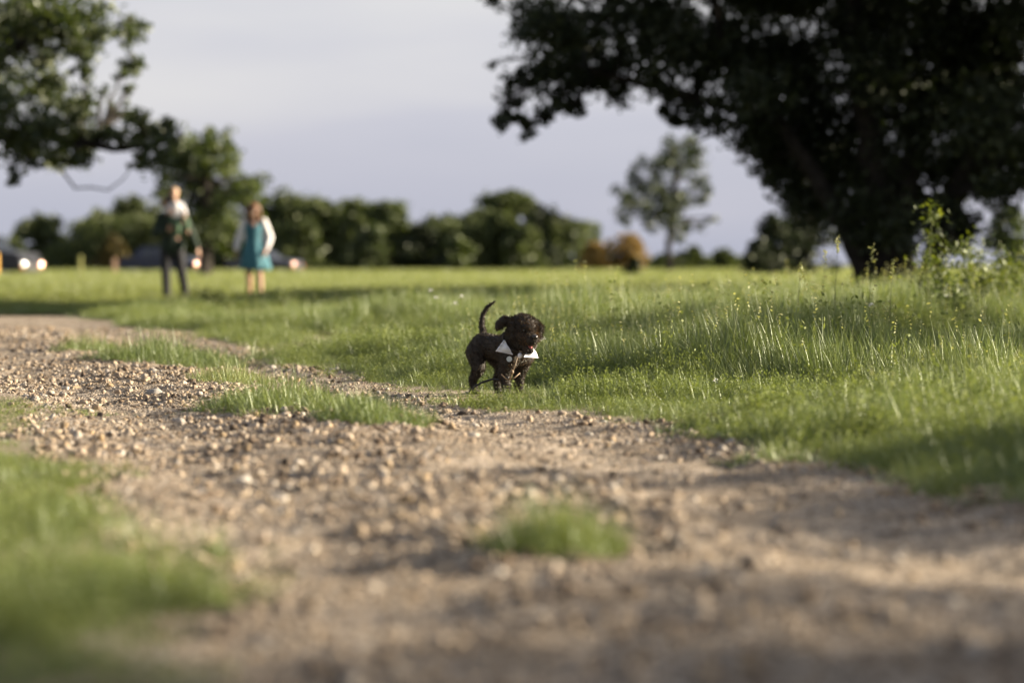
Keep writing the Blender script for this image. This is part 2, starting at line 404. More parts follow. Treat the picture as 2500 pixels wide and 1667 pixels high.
# ------------------------------------------------------------------ scattering of uncountable small growth and gravel
def instancer(name, pos, rot, scl, idx, sources, kind='stuff'):
    """ONE object: the given source meshes set on points (grass, gravel)"""
    me = bpy.data.meshes.new(name)
    me.vertices.add(len(pos)); me.vertices.foreach_set('co', np.ascontiguousarray(pos, np.float32).ravel())
    a = me.attributes.new('turn', 'FLOAT_VECTOR', 'POINT'); a.data.foreach_set('vector', np.ascontiguousarray(rot, np.float32).ravel())
    a = me.attributes.new('size', 'FLOAT_VECTOR', 'POINT'); a.data.foreach_set('vector', np.ascontiguousarray(scl, np.float32).ravel())
    a = me.attributes.new('pick', 'INT', 'POINT'); a.data.foreach_set('value', np.ascontiguousarray(idx, np.int32))
    o = bpy.data.objects.new(name, me); COL.objects.link(o)
    c = bpy.data.collections.new(name + '_sources')
    for i, s in enumerate(sources):
        q = bpy.data.objects.new('%s_source_%02d' % (name, i), s); c.objects.link(q)
    ng = bpy.data.node_groups.new(name, 'GeometryNodeTree')
    ng.interface.new_socket('Geometry', in_out='INPUT', socket_type='NodeSocketGeometry')
    ng.interface.new_socket('Geometry', in_out='OUTPUT', socket_type='NodeSocketGeometry')
    N = ng.nodes; L = ng.links
    gi = N.new('NodeGroupInput'); go = N.new('NodeGroupOutput')
    ip = N.new('GeometryNodeInstanceOnPoints')
    ci = N.new('GeometryNodeCollectionInfo'); ci.inputs['Collection'].default_value = c
    ci.inputs['Separate Children'].default_value = True; ci.inputs['Reset Children'].default_value = True
    def attr(nm, ty):
        n = N.new('GeometryNodeInputNamedAttribute'); n.data_type = ty; n.inputs['Name'].default_value = nm
        return n.outputs['Attribute']
    e2r = N.new('FunctionNodeEulerToRotation')
    L.new(gi.outputs[0], ip.inputs['Points']); L.new(ci.outputs[0], ip.inputs['Instance'])
    ip.inputs['Pick Instance'].default_value = True
    L.new(attr('pick', 'INT'), ip.inputs['Instance Index'])
    L.new(attr('turn', 'FLOAT_VECTOR'), e2r.inputs[0]); L.new(e2r.outputs[0], ip.inputs['Rotation'])
    L.new(attr('size', 'FLOAT_VECTOR'), ip.inputs['Scale'])
    L.new(ip.outputs[0], go.inputs[0])
    md = o.modifiers.new('scatter', 'NODES'); md.node_group = ng
    tag(o, kind=kind)
    return o

def blades(n, h, rad, w, lean, rg, seg=3, curve=0.5):
    """n bent tapering blades from a disc of radius rad -> verts, tri faces"""
    az = rg.uniform(0, 2 * np.pi, n); rr = rad * np.sqrt(rg.uniform(0, 1, n))
    ba = rg.uniform(0, 2 * np.pi, n)
    bx, by = rr * np.cos(ba), rr * np.sin(ba)
    hh = h * rg.uniform(0.3, 1.12, n); ln = lean * rg.uniform(0.2, 1.3, n)
    ww = w * rg.uniform(0.6, 1.25, n)
    dx, dy = np.cos(az), np.sin(az)
    tw = az + np.pi / 2 + rg.uniform(-0.9, 0.9, n)
    sx, sy = np.cos(tw), np.sin(tw)
    V = []
    for k in range(seg + 1):
        t = k / seg
        out = hh * ln * (t * (1 - curve) + curve * t ** 2.2)
        z = hh * t * (1 - 0.25 * ln * t)
        wk = ww * (1 - t ** 1.6) * 0.5
        cx, cy = bx + dx * out, by + dy * out
        if k < seg:
            V.append(np.stack([cx - sx * wk, cy - sy * wk, z], 1)); V.append(np.stack([cx + sx * wk, cy + sy * wk, z], 1))
        else:
            V.append(np.stack([cx, cy, z], 1))
    m = len(V)
    P = np.stack(V, 1).reshape(-1, 3)
    F = []
    base = np.arange(n) * m
    for k in range(seg - 1):
        a = 2 * k
        F.append(np.stack([base + a, base + a + 1, base + a + 3], 1)); F.append(np.stack([base + a, base + a + 3, base + a + 2], 1))
    a = 2 * (seg - 1)
    F.append(np.stack([base + a, base + a + 1, base + a + 2], 1))
    return P, np.concatenate(F)
def leaf_quads(C, size, rg, flat=0.0, stretch=1.6):
    """rhombic leaves at centres C -> verts, quad faces"""
    n = len(C)
    a = rg.normal(size=(n, 3)); a[:, 2] *= (1 - flat); a /= np.linalg.norm(a, axis=1)[:, None]
    b = rg.normal(size=(n, 3)); b[:, 2] *= (1 - flat); b -= a * (a * b).sum(1)[:, None]; b /= np.linalg.norm(b, axis=1)[:, None]
    s = size * rg.uniform(0.6, 1.3, n)[:, None]
    V = np.stack([C - a * s * stretch * 0.5, C + b * s * 0.5, C + a * s * stretch * 0.5, C - b * s * 0.5], 1).reshape(-1, 3)
    F = (np.arange(n) * 4)[:, None] + np.arange(4)[None]
    return V, F
def tuft(name, n, h, rad, w, lean, seed, m=None, heads=0, head_h=1.5):
    rg = np.random.default_rng(seed)
    P, F = blades(n, h, rad, w, lean, rg)
    if heads:
        # thin stalks carrying seed spikelets
        P2, F2 = blades(heads, h * head_h, rad, w * 0.55, lean * 0.5, rg)
        tips = P2.reshape(heads, -1, 3)[:, -1]
        Ls = []
        for tp in tips:
            for q in range(5):
                Ls.append(tp + np.array([rg.normal() * 0.004, rg.normal() * 0.004, -q * h * 0.05]))
        V3, F3 = leaf_quads(np.array(Ls), 0.010, rg, stretch=2.0)
        F3t = np.concatenate([F3[:, [0, 1, 2]], F3[:, [0, 2, 3]]])
        F = np.concatenate([F, F2 + len(P), F3t + len(P) + len(P2)]); nb = len(F) - len(F3t)
        P = np.concatenate([P, P2, V3])
    me = np_mesh(name, P, F)
    me.materials.append(m or M_GRASS)
    if heads:
        me.materials.append(M_SEED)
        mi = np.zeros(len(F), np.int32); mi[nb:] = 1
        me.polygons.foreach_set('material_index', mi)
    return me

T_SHORT = [tuft('short', 52, 0.075, 0.085, 0.0030, 1.1, 100 + i) for i in range(5)]
T_MID = [tuft('mid', 54, 0.16, 0.095, 0.0034, 0.85, 200 + i, heads=0) for i in range(6)]
T_TALL = [tuft('tall', 50, 0.29, 0.10, 0.0042, 0.55, 300 + i, heads=(1 if i == 1 else 0), head_h=1.2) for i in range(6)]
def herb(name, n, h, rad, seed, leaf=0.0052):
    """small-leaved ground herb: thin stems set with little leaves"""
    rg = np.random.default_rng(seed); C = []; Pb, Fb = blades(n, h, rad, 0.0022, 0.8, rg)
    tips = Pb.reshape(n, -1, 3)
    for i in range(n):
        a, b = tips[i, 2], tips[i, -1]
        for q in range(10): C.append(a + (b - a) * rg.uniform(-0.2, 1.05) + rg.normal(0, 0.007, 3))
    V, F = leaf_quads(np.array(C), leaf, rg, stretch=2.2)
    me = np_mesh(name, np.concatenate([Pb, V]), np.concatenate([Fb, F[:, [0, 1, 2]] + len(Pb), F[:, [0, 2, 3]] + len(Pb)])); me.materials.append(M_HERB)
    return me
T_HERB = [herb('herb', 26, 0.13, 0.085, 600 + i) for i in range(4)]
T_FAR = [tuft('far', 44, 0.27, 0.24, 0.012, 0.45, 400 + i, M_GRASS_FAR) for i in range(4)]
T_FARTHEST = [tuft('farthest', 50, 0.26, 0.6, 0.034, 0.45, 500 + i, M_GRASS_FAR) for i in range(4)]

def sample(y0, y1, dens, margin=1.6, widen=1.14):
    """even random points over the strip of land the lens covers, with some to spare at the sides"""
    hw1 = 0.2118 * y1 * widen + margin
    n = int(dens * (y1 - y0) * 2 * hw1)
    y = rng.uniform(y0, y1, n); x = rng.uniform(-hw1, hw1, n)
    k = np.abs(x) < 0.2118 * y * widen + margin
    return x[k], y[k]

# path clumps are built on their own further down: (px, row, half-width m, half-depth m, height m)
def grass_layer():
    pos, rot, scl, idx = [], [], [], []
    src = T_SHORT + T_MID + T_TALL + T_HERB
    def put(x, y, base, cnt, s, sink=0.01, tilt=0.12):
        n = len(x)
        pos.append(np.stack([x, y, ground_z(x, y) - sink], 1))
        rot.append(np.stack([rng.normal(0, tilt, n), rng.normal(0, tilt, n), rng.uniform(0, 6.283, n)], 1))
        scl.append(np.stack([s * 0.5 + 0.5, s * 0.5 + 0.5, s], 1))
        idx.append(base + rng.integers(0, cnt, n))
    for (y0, y1, dens) in ((1.8, 9, 260), (9, 17, 190), (17, 31, 85)):
        x, y = sample(y0, y1, dens)
        dr, dl = edge_dist(x, y)
        patch = fbm(x, y, 1.1, 31); big = fbm(x, y, 4.0, 37)
        tallness = 0.095 + 0.07 * sstep(dr / 0.7) + 0.125 * sstep((dr - 1.0) / 1.3) * sstep((x + 2.5) / 2.0)
        tallness = np.where(dl > -0.18, (0.055 + 0.02 * (y < 6)) + 0.045 * sstep(dl / 0.6), tallness)
        # mown-looking short sward beyond the track on the far left
        short_far = sstep((-x - 3.4) / 1.2) * sstep((y - 27.5) / 2.0)
        tallness = tallness * (1 - 0.62 * short_far)
        clod = vnoise(x, y, 0.42, 83)
        tallness = tallness * (0.30 + 1.0 * sstep((patch - 0.25) / 0.5) + 0.55 * sstep((clod - 0.45) / 0.4) - 0.12) * (0.8 + 0.4 * big)
        # trampled where the dog walks
        tread = np.exp(-(((x + 0.04) / 0.36) ** 2 + ((y - 10.72) / 0.55) ** 2) ** 2)
        tallness = tallness * (1 - 0.76 * tread)
        out = np.maximum(dr, dl)
        keep = (out > -0.18) & (rng.uniform(0, 1, len(x)) < 0.03 + 0.97 * sstep((out + 0.18) / np.where(dl > dr, 0.6, 0.34))) & (rng.uniform(0, 1, len(x)) < 0.38 + 0.62 * sstep((0.55 * patch + 0.45 * clod - 0.34) / 0.16))
        keep |= (dl > 0.0) & (rng.uniform(0, 1, len(x)) < 0.6)
        x, y, tl = x[keep], y[keep], tallness[keep]
        a = tl < 0.105; b = (tl >= 0.105) & (tl < 0.2); c = tl >= 0.2
        hb = rng.uniform(0, 1, len(x)) < np.where(tl < 0.2, 0.30, 0.05)
        put(x[hb], y[hb], 17, 4, tl[hb] / 0.12); a &= ~hb; b &= ~hb; c &= ~hb
        put(x[a], y[a], 0, 5, tl[a] / 0.075); put(x[b], y[b], 5, 6, tl[b] / 0.16); put(x[c], y[c], 11, 6, tl[c] / 0.29)
    o = instancer('meadow_grass', np.concatenate(pos), np.concatenate(rot), np.concatenate(scl), np.concatenate(idx), src)
    pos, rot, scl, idx = [], [], [], []
    for (y0, y1, dens, base, k, s0) in ((31, 72, 16, 0, 4, 1.0), (70, 210, 1.9, 4, 4, 1.0)):
        x, y = sample(y0, y1, dens, margin=3)
        dr, dl = edge_dist(x, y)
        keep = (y > 31.2) | (dr > 0)
        x, y = x[keep], y[keep]
        big = fbm(x, y, 6.0, 41)
        short_far = np.clip(sstep((-x - 3.0) / 1.5) * sstep((46 - y) / 3.0), 0, 1)
        s = s0 * (0.65 + 0.7 * big) * (1 - 0.6 * short_far)
        n = len(x)
        pos.append(np.stack([x, y, ground_z(x, y) - 0.02], 1)); rot.append(np.stack([rng.normal(0, .08, n), rng.normal(0, .08, n), rng.uniform(0, 6.283, n)], 1))
        scl.append(np.stack([np.ones(n), np.ones(n), s], 1)); idx.append(base + rng.integers(0, k, n))
    instancer('far_meadow_grass', np.concatenate(pos), np.concatenate(rot), np.concatenate(scl), np.concatenate(idx), T_FAR + T_FARTHEST)
grass_layer()

# gravel
def stone_mesh(name, seed, sub=2, rough=0.3):
    rg = np.random.default_rng(seed)
    bm = bmesh.new(); bmesh.ops.create_icosphere(bm, subdivisions=sub, radius=0.5)
    ph = rg.uniform(0, 6.28, (4, 3)); am = rg.uniform(0.5, 1, 4)
    sc = np.array([rg.uniform(0.8, 1.25), rg.uniform(0.7, 1.0), rg.uniform(0.5, 0.78)])
    planes = rg.normal(size=(7, 3)); planes /= np.linalg.norm(planes, axis=1)[:, None]
    for v in bm.verts:
        p = np.array(v.co)
        d = 1 + rough * sum(am[k] * math.sin(3.1 * p[0] * (k + 1) * 0.8 + ph[k][0]) * math.sin(2.7 * p[1] * (k + 1) * 0.8 + ph[k][1]) * math.cos(2.9 * p[2] * (k + 1) * 0.8 + ph[k][2]) for k in range(4))
        p = p * d
        for q in planes:                        # broken facets
            e = p @ q - 0.30
            if e > 0: p = p - q * e * 0.85
        v.co = Vector(p * sc)
    me = bpy.data.meshes.new(name); bm.to_mesh(me); bm.free()
    me.materials.append(M_STONE)
    me.polygons.foreach_set('use_smooth', [True] * len(me.polygons))
    return me
S_SMALL = [stone_mesh('pebble_shape', 900 + i, 1) for i in range(6)]
S_BIG = [stone_mesh('stone_shape', 950 + i, 2) for i in range(6)]
def gravel_layer():
    pos, rot, scl, idx = [], [], [], []
    for (y0, y1, dens, lo, pw, hi) in ((1.8, 8, 4800, 0.0072, 2.6, 0.040), (8, 16, 5000, 0.0068, 2.6, 0.044), (16, 30, 1800, 0.010, 2.7, 0.044)):
        y = rng.uniform(y0, y1, int(dens * (y1 - y0) * 4.4)); x = rng.uniform(-1.0, 3.4, len(y)) + xl(y)
        k = (np.abs(x) < 0.2118 * y * 1.2 + 1.0)
        x, y = x[k], y[k]
        dr, dl = edge_dist(x, y)
        o = np.maximum(dr, dl)
        wdt = np.maximum(xr(y) - xl(y), 0.1); u = (x - xl(y)) / wdt
        rut = np.exp(-((u - 0.22) / 0.11) ** 2) + np.exp(-((u - 0.78) / 0.11) ** 2)
        dn = (0.22 + 0.95 * sstep((fbm(x, y, 0.7, 61) - 0.28) / 0.42)) * (1 - 0.4 * rut)
        k = (o < 0.05) & (rng.uniform(0, 1, len(x)) < dn)
        x, y = x[k], y[k]; n = len(x)
        s = np.minimum(lo * (1 - rng.uniform(0, 1, n)) ** (-1 / pw), hi)
        z = ground_z(x, y) + 0.006
        pos.append(np.stack([x, y, z + s * rng.uniform(-0.12, 0.26, n)], 1))
        rot.append(np.stack([rng.normal(0, 0.35, n), rng.normal(0, 0.35, n), rng.uniform(0, 6.283, n)], 1))
        scl.append(np.repeat(s[:, None], 3, 1) * rng.uniform(0.85, 1.2, (n, 3)))
        idx.append(np.where(s > 0.017, 6, 0) + rng.integers(0, 6, n))
    instancer('track_gravel', np.concatenate(pos), np.concatenate(rot), np.concatenate(scl), np.concatenate(idx), S_SMALL + S_BIG)
gravel_layer()

# grass clumps that stand alone in the track, each a thing
def grass_clump(x, y, hw, hd, h, n, label, name='grass_clump', seed=1, w=0.004):
    rg = np.random.default_rng(seed)
    h = h * 1.45; n = int(n * 1.3); t = rg.uniform(0, 2 * np.pi, n); r = np.sqrt(rg.uniform(0, 1, n))
    wob = 0.75 + 0.5 * vnoise(np.cos(t) * 2 + seed, np.sin(t) * 2 + seed, 0.7, seed)
    cx = hw * r * np.cos(t) * wob; cy = hd * r * np.sin(t) * wob
    P, F = blades(n, h, 0.0, w, 0.65, rg)
    m = len(P) // n
    sc = (1.08 - 0.75 * r ** 1.5) * (0.6 + 0.8 * vnoise(cx + 5 + seed, cy + 7, 0.16, seed + 3)) * rg.uniform(0.75, 1.1, n)
    gzv = ground_z(cx + x, cy + y) - gz(x, y)
    P = P.reshape(n, m, 3) * np.stack([np.ones(n), np.ones(n), sc], 1)[:, None, :]
    P = P + np.stack([cx, cy, gzv], 1)[:, None, :]
    o = link(name, np_mesh(name, P.reshape(-1, 3), F), M_GRASS, loc=(x, y, gz(x, y)))
    tag(o, label, 'grass clump', 'grass clumps growing in the middle of the track')
    return o
def clump_px(px, py, hw, hd, h, n, label, seed, **k):
    d = CAM_Z * FPX / (py - HOR)
    return grass_clump((px - 1250) / FPX * d, d, hw, hd, h, n, label, seed=seed, **k)
clump_px(212, 862, 0.24, 0.42, 0.10, 900, 'dark low grass clump at the far left end of the track strip, half in shade', 1)
clump_px(405, 885, 0.46, 0.75, 0.15, 3200, 'long upright grass clump in mid track, tallest of the clumps in the gravel', 2)
clump_px(575, 935, 0.24, 0.55, 0.10, 1100, 'thin straggly grass clump between the two thick clumps in the gravel', 3)
clump_px(700, 1003, 0.40, 0.55, 0.11, 2600, 'broad feathery grass clump in the gravel just in front of the straggly one', 4)
clump_px(905, 1047, 0.23, 0.32, 0.10, 1500, 'rounded grass clump at the right end of the strip, below the dog', 5)
clump_px(1365, 1362, 0.15, 0.17, 0.105, 900, 'blurred bright green grass clump alone in the near gravel', 6)
clump_px(520, 1345, 0.03, 0.05, 0.06, 70, 'tiny grass sprig on its own in the near gravel', 7)
clump_px(470, 1010, 0.12, 0.1, 0.025, 160, 'flat green patch of creeping weed in the gravel left of the feathery clump', 8)
clump_px(250, 1008, 0.18, 0.12, 0.025, 220, 'flat green weed mat in the gravel by the left verge', 9)
clump_px(1900, 1128, 0.20, 0.10, 0.05, 420, 'low yellowish grass clump on the gravel near the right verge', 10)
clump_px(870, 922, 0.22, 0.06, 0.02, 180, 'thin flat grass strip on the gravel left of the dog', 11)
clump_px(480, 1492, 0.075, 0.08, 0.085, 420, 'dark blurred grass clump at the lower left track edge', 12)

# stones one can pick out
M_ST_GREY = plain('grey_stone', (0.27, 0.25, 0.23), 0.75, var=0.3, scale=25, bump=0.3)
M_ST_DARK = plain('dark_stone', (0.07, 0.058, 0.05), 0.75, var=0.3, scale=25, bump=0.3)
M_ST_TAN = plain('tan_stone', (0.38, 0.28, 0.17), 0.75, var=0.3, scale=25, bump=0.3)
M_ST_WHITE = plain('pale_stone', (0.52, 0.47, 0.41), 0.75, var=0.2, scale=25, bump=0.3)
def stone(px, py, wpx, m, label, seed):
    d = CAM_Z * FPX / (py - HOR); x = (px - 1250) / FPX * d
    me = stone_mesh('stone', seed, 3); me.materials.clear(); me.materials.append(m)
    s = wpx / FPX * d
    o = link('stone', me, loc=(x, d, gz(x, d) + s * 0.2)); o.scale = (s * 1.05, s * 0.85, s * 0.8); o.rotation_euler = (0.1, -0.1, seed * 1.7)
    tag(o, label, 'stone', 'larger stones lying on the track')
stone(178, 944, 34, M_ST_TAN, 'oblong tan stone lying on bare gravel under the leftmost grass clump', 11)
stone(206, 942, 17, M_ST_TAN, 'small round stone touching the right of the oblong tan stone', 12)
stone(372, 976, 40, M_ST_GREY, 'rounded grey stone half sunk beside the green creeping weed', 13)
stone(334, 1094, 26, M_ST_TAN, 'upright pale tan stone near the left grass verge', 14)
stone(590, 1170, 52, M_ST_WHITE, 'flat pale stone with a dark shaded side in mid track', 15)
stone(585, 1130, 30, M_ST_DARK, 'small dark stone just behind the flat pale stone', 16)
stone(370, 1052, 44, M_ST_DARK, 'broken dark clod in the left wheel rut', 17)
stone(700, 907, 30, M_ST_DARK, 'thin dark flat stone near the far right edge of the track', 18)
stone(965, 968, 16, M_ST_DARK, 'dark brown stone on the gravel left of the dog', 19)
stone(1440, 1520, 52, M_ST_DARK, 'blurred dark stone in the nearest gravel', 20)
stone(1870, 1052, 60, M_ST_GREY, 'long dark stone under the grass fringe of the right verge', 21)
stone(690, 1240, 40, M_ST_TAN, 'tall ochre stone behind the two dark pebbles in mid track', 22)
stone(1010, 1200, 26, M_ST_WHITE, 'round white pebble in the middle of the track', 23)

# ------------------------------------------------------------------ trees
def crown_leaves(clumps, dens, size, rg, ragged=0.35):
    """clumps: (centre, (rx, ry, rz)); leaves gather in small bunches spread through each clump"""
    C = []
    for c, r in clumps:
        vol = r[0] * r[1] * r[2]
        n = max(30, int(dens * (r[0] * r[1] + r[0] * r[2] + r[1] * r[2])))
        nb = max(8, n // 22)
        b = rg.normal(size=(nb, 3)); b /= np.linalg.norm(b, axis=1)[:, None]
        b *= (rg.uniform(0.15, 1.0, nb) ** 0.45 * (1 + rg.normal(0, ragged * 0.5, nb)))[:, None]
        k = rg.integers(0, nb, n)
        off = rg.normal(0, 0.17, (n, 3)) * (1 + ragged)
        C.append(np.array(c)[None] + (b[k] + off) * np.array(r)[None])
    return leaf_quads(np.concatenate(C), size, rg)
def limb_path(a, b, sag, rg, n=6, wob=0.06):
    a = np.array(a); b = np.array(b); L = np.linalg.norm(b - a)
    P = []
    for i in range(n + 1):
        t = i / n
        p = a + (b - a) * t
        p[2] += sag * L * math.sin(math.pi * t)
        if 0 < i < n: p = p + rg.normal(0, wob * L / n * 1.5, 3)
        P.append(Vector(p))
    return P
def plant_tree(name, base, trunks, clumps, dens, leaf, m_leaf, m_bark, label, cat='tree', group=None, seed=1, twig=0.04, ragged=0.35, limbs=True, loose=()):
    """base: foot of the tree; trunks: list of (points, radii); every clump is reached by a limb"""
    rg = np.random.default_rng(seed)
    base = Vector(base)
    root = empty(name, base)
    tag(root, label, cat, group)
    mb = MB()
    joints = []
    for pts, rad in trunks:
        pts = [Vector(p) for p in pts]
        fine = []; fr = []
        for i in range(len(pts) - 1):
            for q in range(4):
                t = q / 4
                fine.append(pts[i].lerp(pts[i + 1], t) + Vector(rg.normal(0, rad[i] * 0.12, 3))); fr.append(rad[i] * (1 - t) + rad[i + 1] * t)
        fine.append(pts[-1]); fr.append(rad[-1])
        mb.tube([p - base for p in fine], fr, 9)
        joints += [(p, r) for p, r in list(zip(fine, fr))[len(fine) // 3:]]
    if limbs:
        for c, r in clumps:
            c = Vector(c)
            best = min(joints, key=lambda j: (j[0] - c).length + max(0, j[0].z - c.z) * 0.8)
            p = limb_path(best[0], c, 0.06, rg)
            r0 = min(best[1] * 0.7, twig * 2.2)
            mb.tube([q - base for q in p], [r0 * (1 - 0.8 * i / 6) for i in range(7)], 6)
            for _ in range(4):
                s = p[int(rg.integers(2, 6))]
                d = Vector(rg.normal(size=3)).normalized()
                e = c + Vector((d.x * r[0], d.y * r[1], d.z * r[2])) * 0.9
                q = limb_path(s, e, 0.05, rg, 4)
                mb.tube([v - base for v in q], [twig * 0.35 * (1 - 0.75 * i / 4) for i in range(5)], 5)
    for pts, rad in loose:
        mb.tube([Vector(p) - base for p in pts], rad, 6)
    mb.build('trunk', m_bark, root)
    V, F = crown_leaves(clumps, dens, leaf, rg, ragged)
    V = V - np.array(base)[None]
    link('crown', np_mesh('crown', V, F), m_leaf, root)
    return root

def spread(outline, d, thick, rg, jig=0.3):
    """clumps seen at (px, row, radius px) in the photograph, each given a depth of its own inside the crown"""
    out = []
    for px, py, r in outline:
        dd = d + rg.uniform(-thick, thick)
        p = at(px, py, d); p.y = dd
        rm = r / FPX * d
        out.append((p, (rm, rm * rg.uniform(0.9, 1.4), rm * rg.uniform(0.75, 1.0))))
    return out

# the big dark tree on the right, three stems from one stool, crown reaching well past the frame
BD = 35.0
rb = np.random.default_rng(21)
big = []
big += spread([(1300, 30, 55), (1350, 110, 70), (1330, 190, 55), (1260, 190, 30), (1225, 215, 22), (1420, 160, 75), (1440, 60, 70), (1390, 240, 40),
               (1500, 60, 75), (1520, 150, 75), (1500, 215, 40), (1600, 40, 75), (1610, 130, 75), (1600, 205, 50), (1700, 60, 70), (1700, 160, 75), (1680, 235, 45),
               (1800, 50, 70), (1790, 150, 80), (1800, 240, 70), (1740, 290, 40), (1650, 285, 28), (1690, 300, 28), (1620, 270, 18), (1830, 310, 55),
               (1900, 100, 80), (1900, 200, 85), (1900, 300, 80), (1890, 380, 45), (1930, 420, 40),
               (2000, 90, 85), (2000, 200, 90), (2000, 310, 95), (2000, 400, 90), (2010, 480, 70), (2080, 520, 75)], BD, 2.4, rb)
big += spread([(2100, 70, 90), (2110, 190, 95), (2110, 310, 100), (2110, 420, 100), (2170, 500, 85), (2220, 90, 95), (2230, 210, 100), (2230, 330, 100), (2240, 430, 95),
               (2280, 500, 70), (2340, 90, 95), (2350, 210, 100), (2350, 330, 100), (2350, 420, 85), (2340, 480, 50), (2450, 90, 95), (2460, 200, 100), (2470, 310, 100), (2470, 410, 70),
               (2420, 455, 45), (2150, 560, 60), (2300, 535, 55), (2130, 610, 40), (2090, 585, 40), (2260, 610, 26), (2330, 560, 45), (2250, 520, 45), (2430, 400, 70), (2420, 40, 85), (2470, 120, 80), (2400, 150, 75), (2490, 30, 80)], BD, 3.0, rb)
big += spread([(1215, 305, 18), (1250, 300, 26), (1290, 312, 26), (1330, 285, 24), (1365, 265, 20), (1400, 262, 22), (1235, 275, 14), (1200, 150, 14), (1270, 240, 22), (1195, 5, 20)], BD, 1.0, rb)
for k in range(75):      # the rest of the crown, above the frame and off to the right
    a = rb.uniform(0, 2 * math.pi); rr = math.sqrt(rb.uniform(0, 1))
    big.append((Vector((6.4 + 6.3 * rr * math.cos(a), BD + 4.6 * rr * math.sin(a), 4.9 + (1 - rr * rr) * rb.uniform(-0.2, 3.8))), (0.75, 0.75, 0.55)))
for k in range(22):
    a = rb.uniform(-1.2, 1.2); big.append((Vector((8.6 + 3.2 * math.cos(a) * rb.uniform(0.3, 1), BD + 4.0 * math.sin(a), rb.uniform(1.7, 4.6))), (0.8, 0.8, 0.6)))
bz = gz(5.4, BD)
T = lambda px, py: at(px, py, BD)
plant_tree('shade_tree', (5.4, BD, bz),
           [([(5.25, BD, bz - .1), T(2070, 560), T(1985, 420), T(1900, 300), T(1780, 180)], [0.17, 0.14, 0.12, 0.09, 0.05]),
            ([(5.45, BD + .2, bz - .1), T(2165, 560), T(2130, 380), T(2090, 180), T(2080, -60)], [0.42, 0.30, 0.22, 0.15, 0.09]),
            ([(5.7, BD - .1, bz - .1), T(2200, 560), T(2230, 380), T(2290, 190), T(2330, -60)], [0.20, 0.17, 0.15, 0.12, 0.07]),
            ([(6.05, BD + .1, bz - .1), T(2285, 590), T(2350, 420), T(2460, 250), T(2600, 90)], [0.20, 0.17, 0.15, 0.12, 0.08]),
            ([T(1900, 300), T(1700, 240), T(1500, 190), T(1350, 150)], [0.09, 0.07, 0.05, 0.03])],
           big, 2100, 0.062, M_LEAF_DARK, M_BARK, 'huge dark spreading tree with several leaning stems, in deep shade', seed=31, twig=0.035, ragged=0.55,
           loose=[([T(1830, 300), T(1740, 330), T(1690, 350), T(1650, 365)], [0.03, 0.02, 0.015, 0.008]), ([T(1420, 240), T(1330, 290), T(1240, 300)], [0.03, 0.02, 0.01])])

# the tree whose branches hang in at the top left
LD = 38.0
rl = np.random.default_rng(5)
left = spread([(40, 40, 80), (130, 50, 80), (220, 50, 70), (290, 45, 40), (310, 90, 25), (60, 130, 45), (160, 110, 45), (240, 110, 45), (310, 150, 28), (270, 165, 24), (180, 165, 22), (225, 190, 22), (290, 205, 18), (240, 215, 14),
               (30, 190, 45), (110, 215, 60), (50, 280, 70), (150, 270, 60), (200, 290, 40), (120, 330, 70), (30, 350, 50), (190, 350, 55), (60, 400, 26), (70, 435, 20), (200, 385, 35), (100, 370, 40),
               (240, 260, 28), (280, 262, 22), (250, 340, 30)], LD, 1.8, rl)
left += spread([(300, 345, 34), (340, 330, 36), (345, 290, 28), (385, 315, 36), (390, 370, 42), (420, 340, 36), (345, 395, 24)], LD, 0.7, rl)
for k in range(40):
    a = rl.uniform(0, 6.283); rr = math.sqrt(rl.uniform(0, 1))
    left.append((Vector((-10.6 + 3.6 * rr * math.cos(a), LD + 3.6 * rr * math.sin(a), rl.uniform(2.4, 5.2) + (1 - rr) * 2.5)), (0.75, 0.75, 0.6)))
L_ = lambda px, py: at(px, py, LD)
plant_tree('overhanging_tree', (-10.8, LD, gz(-10.8, LD)),
           [([(-10.8, LD, -0.1), (-10.6, LD, 1.4), (-10.5, LD, 3.0), (-10.2, LD, 5.2)], [0.34, 0.28, 0.22, 0.12]),
            ([(-10.6, LD, 1.8), L_(-60, 330), L_(120, 330), L_(280, 365), L_(400, 350)], [0.17, 0.13, 0.09, 0.06, 0.03]),
            ([(-10.5, LD, 3.0), L_(-40, 150), L_(120, 90), L_(280, 80)], [0.14, 0.11, 0.07, 0.03])],
           left, 1150, 0.072, M_LEAF_MID, M_BARK, 'green tree reaching in at the top left with a bare drooping limb', seed=32, twig=0.03, ragged=0.5,
           loose=[([L_(120, 380), L_(155, 420), L_(185, 460), L_(225, 458), L_(265, 465), L_(300, 440), L_(330, 400)], [0.024, 0.022, 0.02, 0.018, 0.016, 0.012, 0.008])])

# a middle-sized tree behind the walking couple
MDist = 85.0
rm_ = np.random.default_rng(9)
mid = spread([(420, 380, 45), (460, 370, 45), (440, 430, 50), (500, 350, 36), (545, 345, 32), (560, 380, 34), (520, 400, 45), (480, 450, 55), (540, 450, 45), (570, 410, 30), (430, 480, 45), (500, 510, 50),
              (560, 500, 40), (600, 470, 40), (620, 450, 25), (620, 490, 30), (450, 540, 45), (540, 560, 50), (590, 545, 40), (410, 430, 25), (470, 590, 35), (560, 600, 35), (400, 400, 22)], MDist, 1.6, rm_)
plant_tree('field_tree', (-10.75, MDist, 0), [([(-10.75, MDist, -0.1), at(500, 560, MDist), at(505, 470, MDist), at(500, 380, MDist)], [0.28, 0.24, 0.18, 0.08])],
           mid, 260, 0.15, M_LEAF_GREEN, M_BARK, 'sunlit green tree standing behind the couple, trunk between man and woman', seed=33, twig=0.05, ragged=0.4)

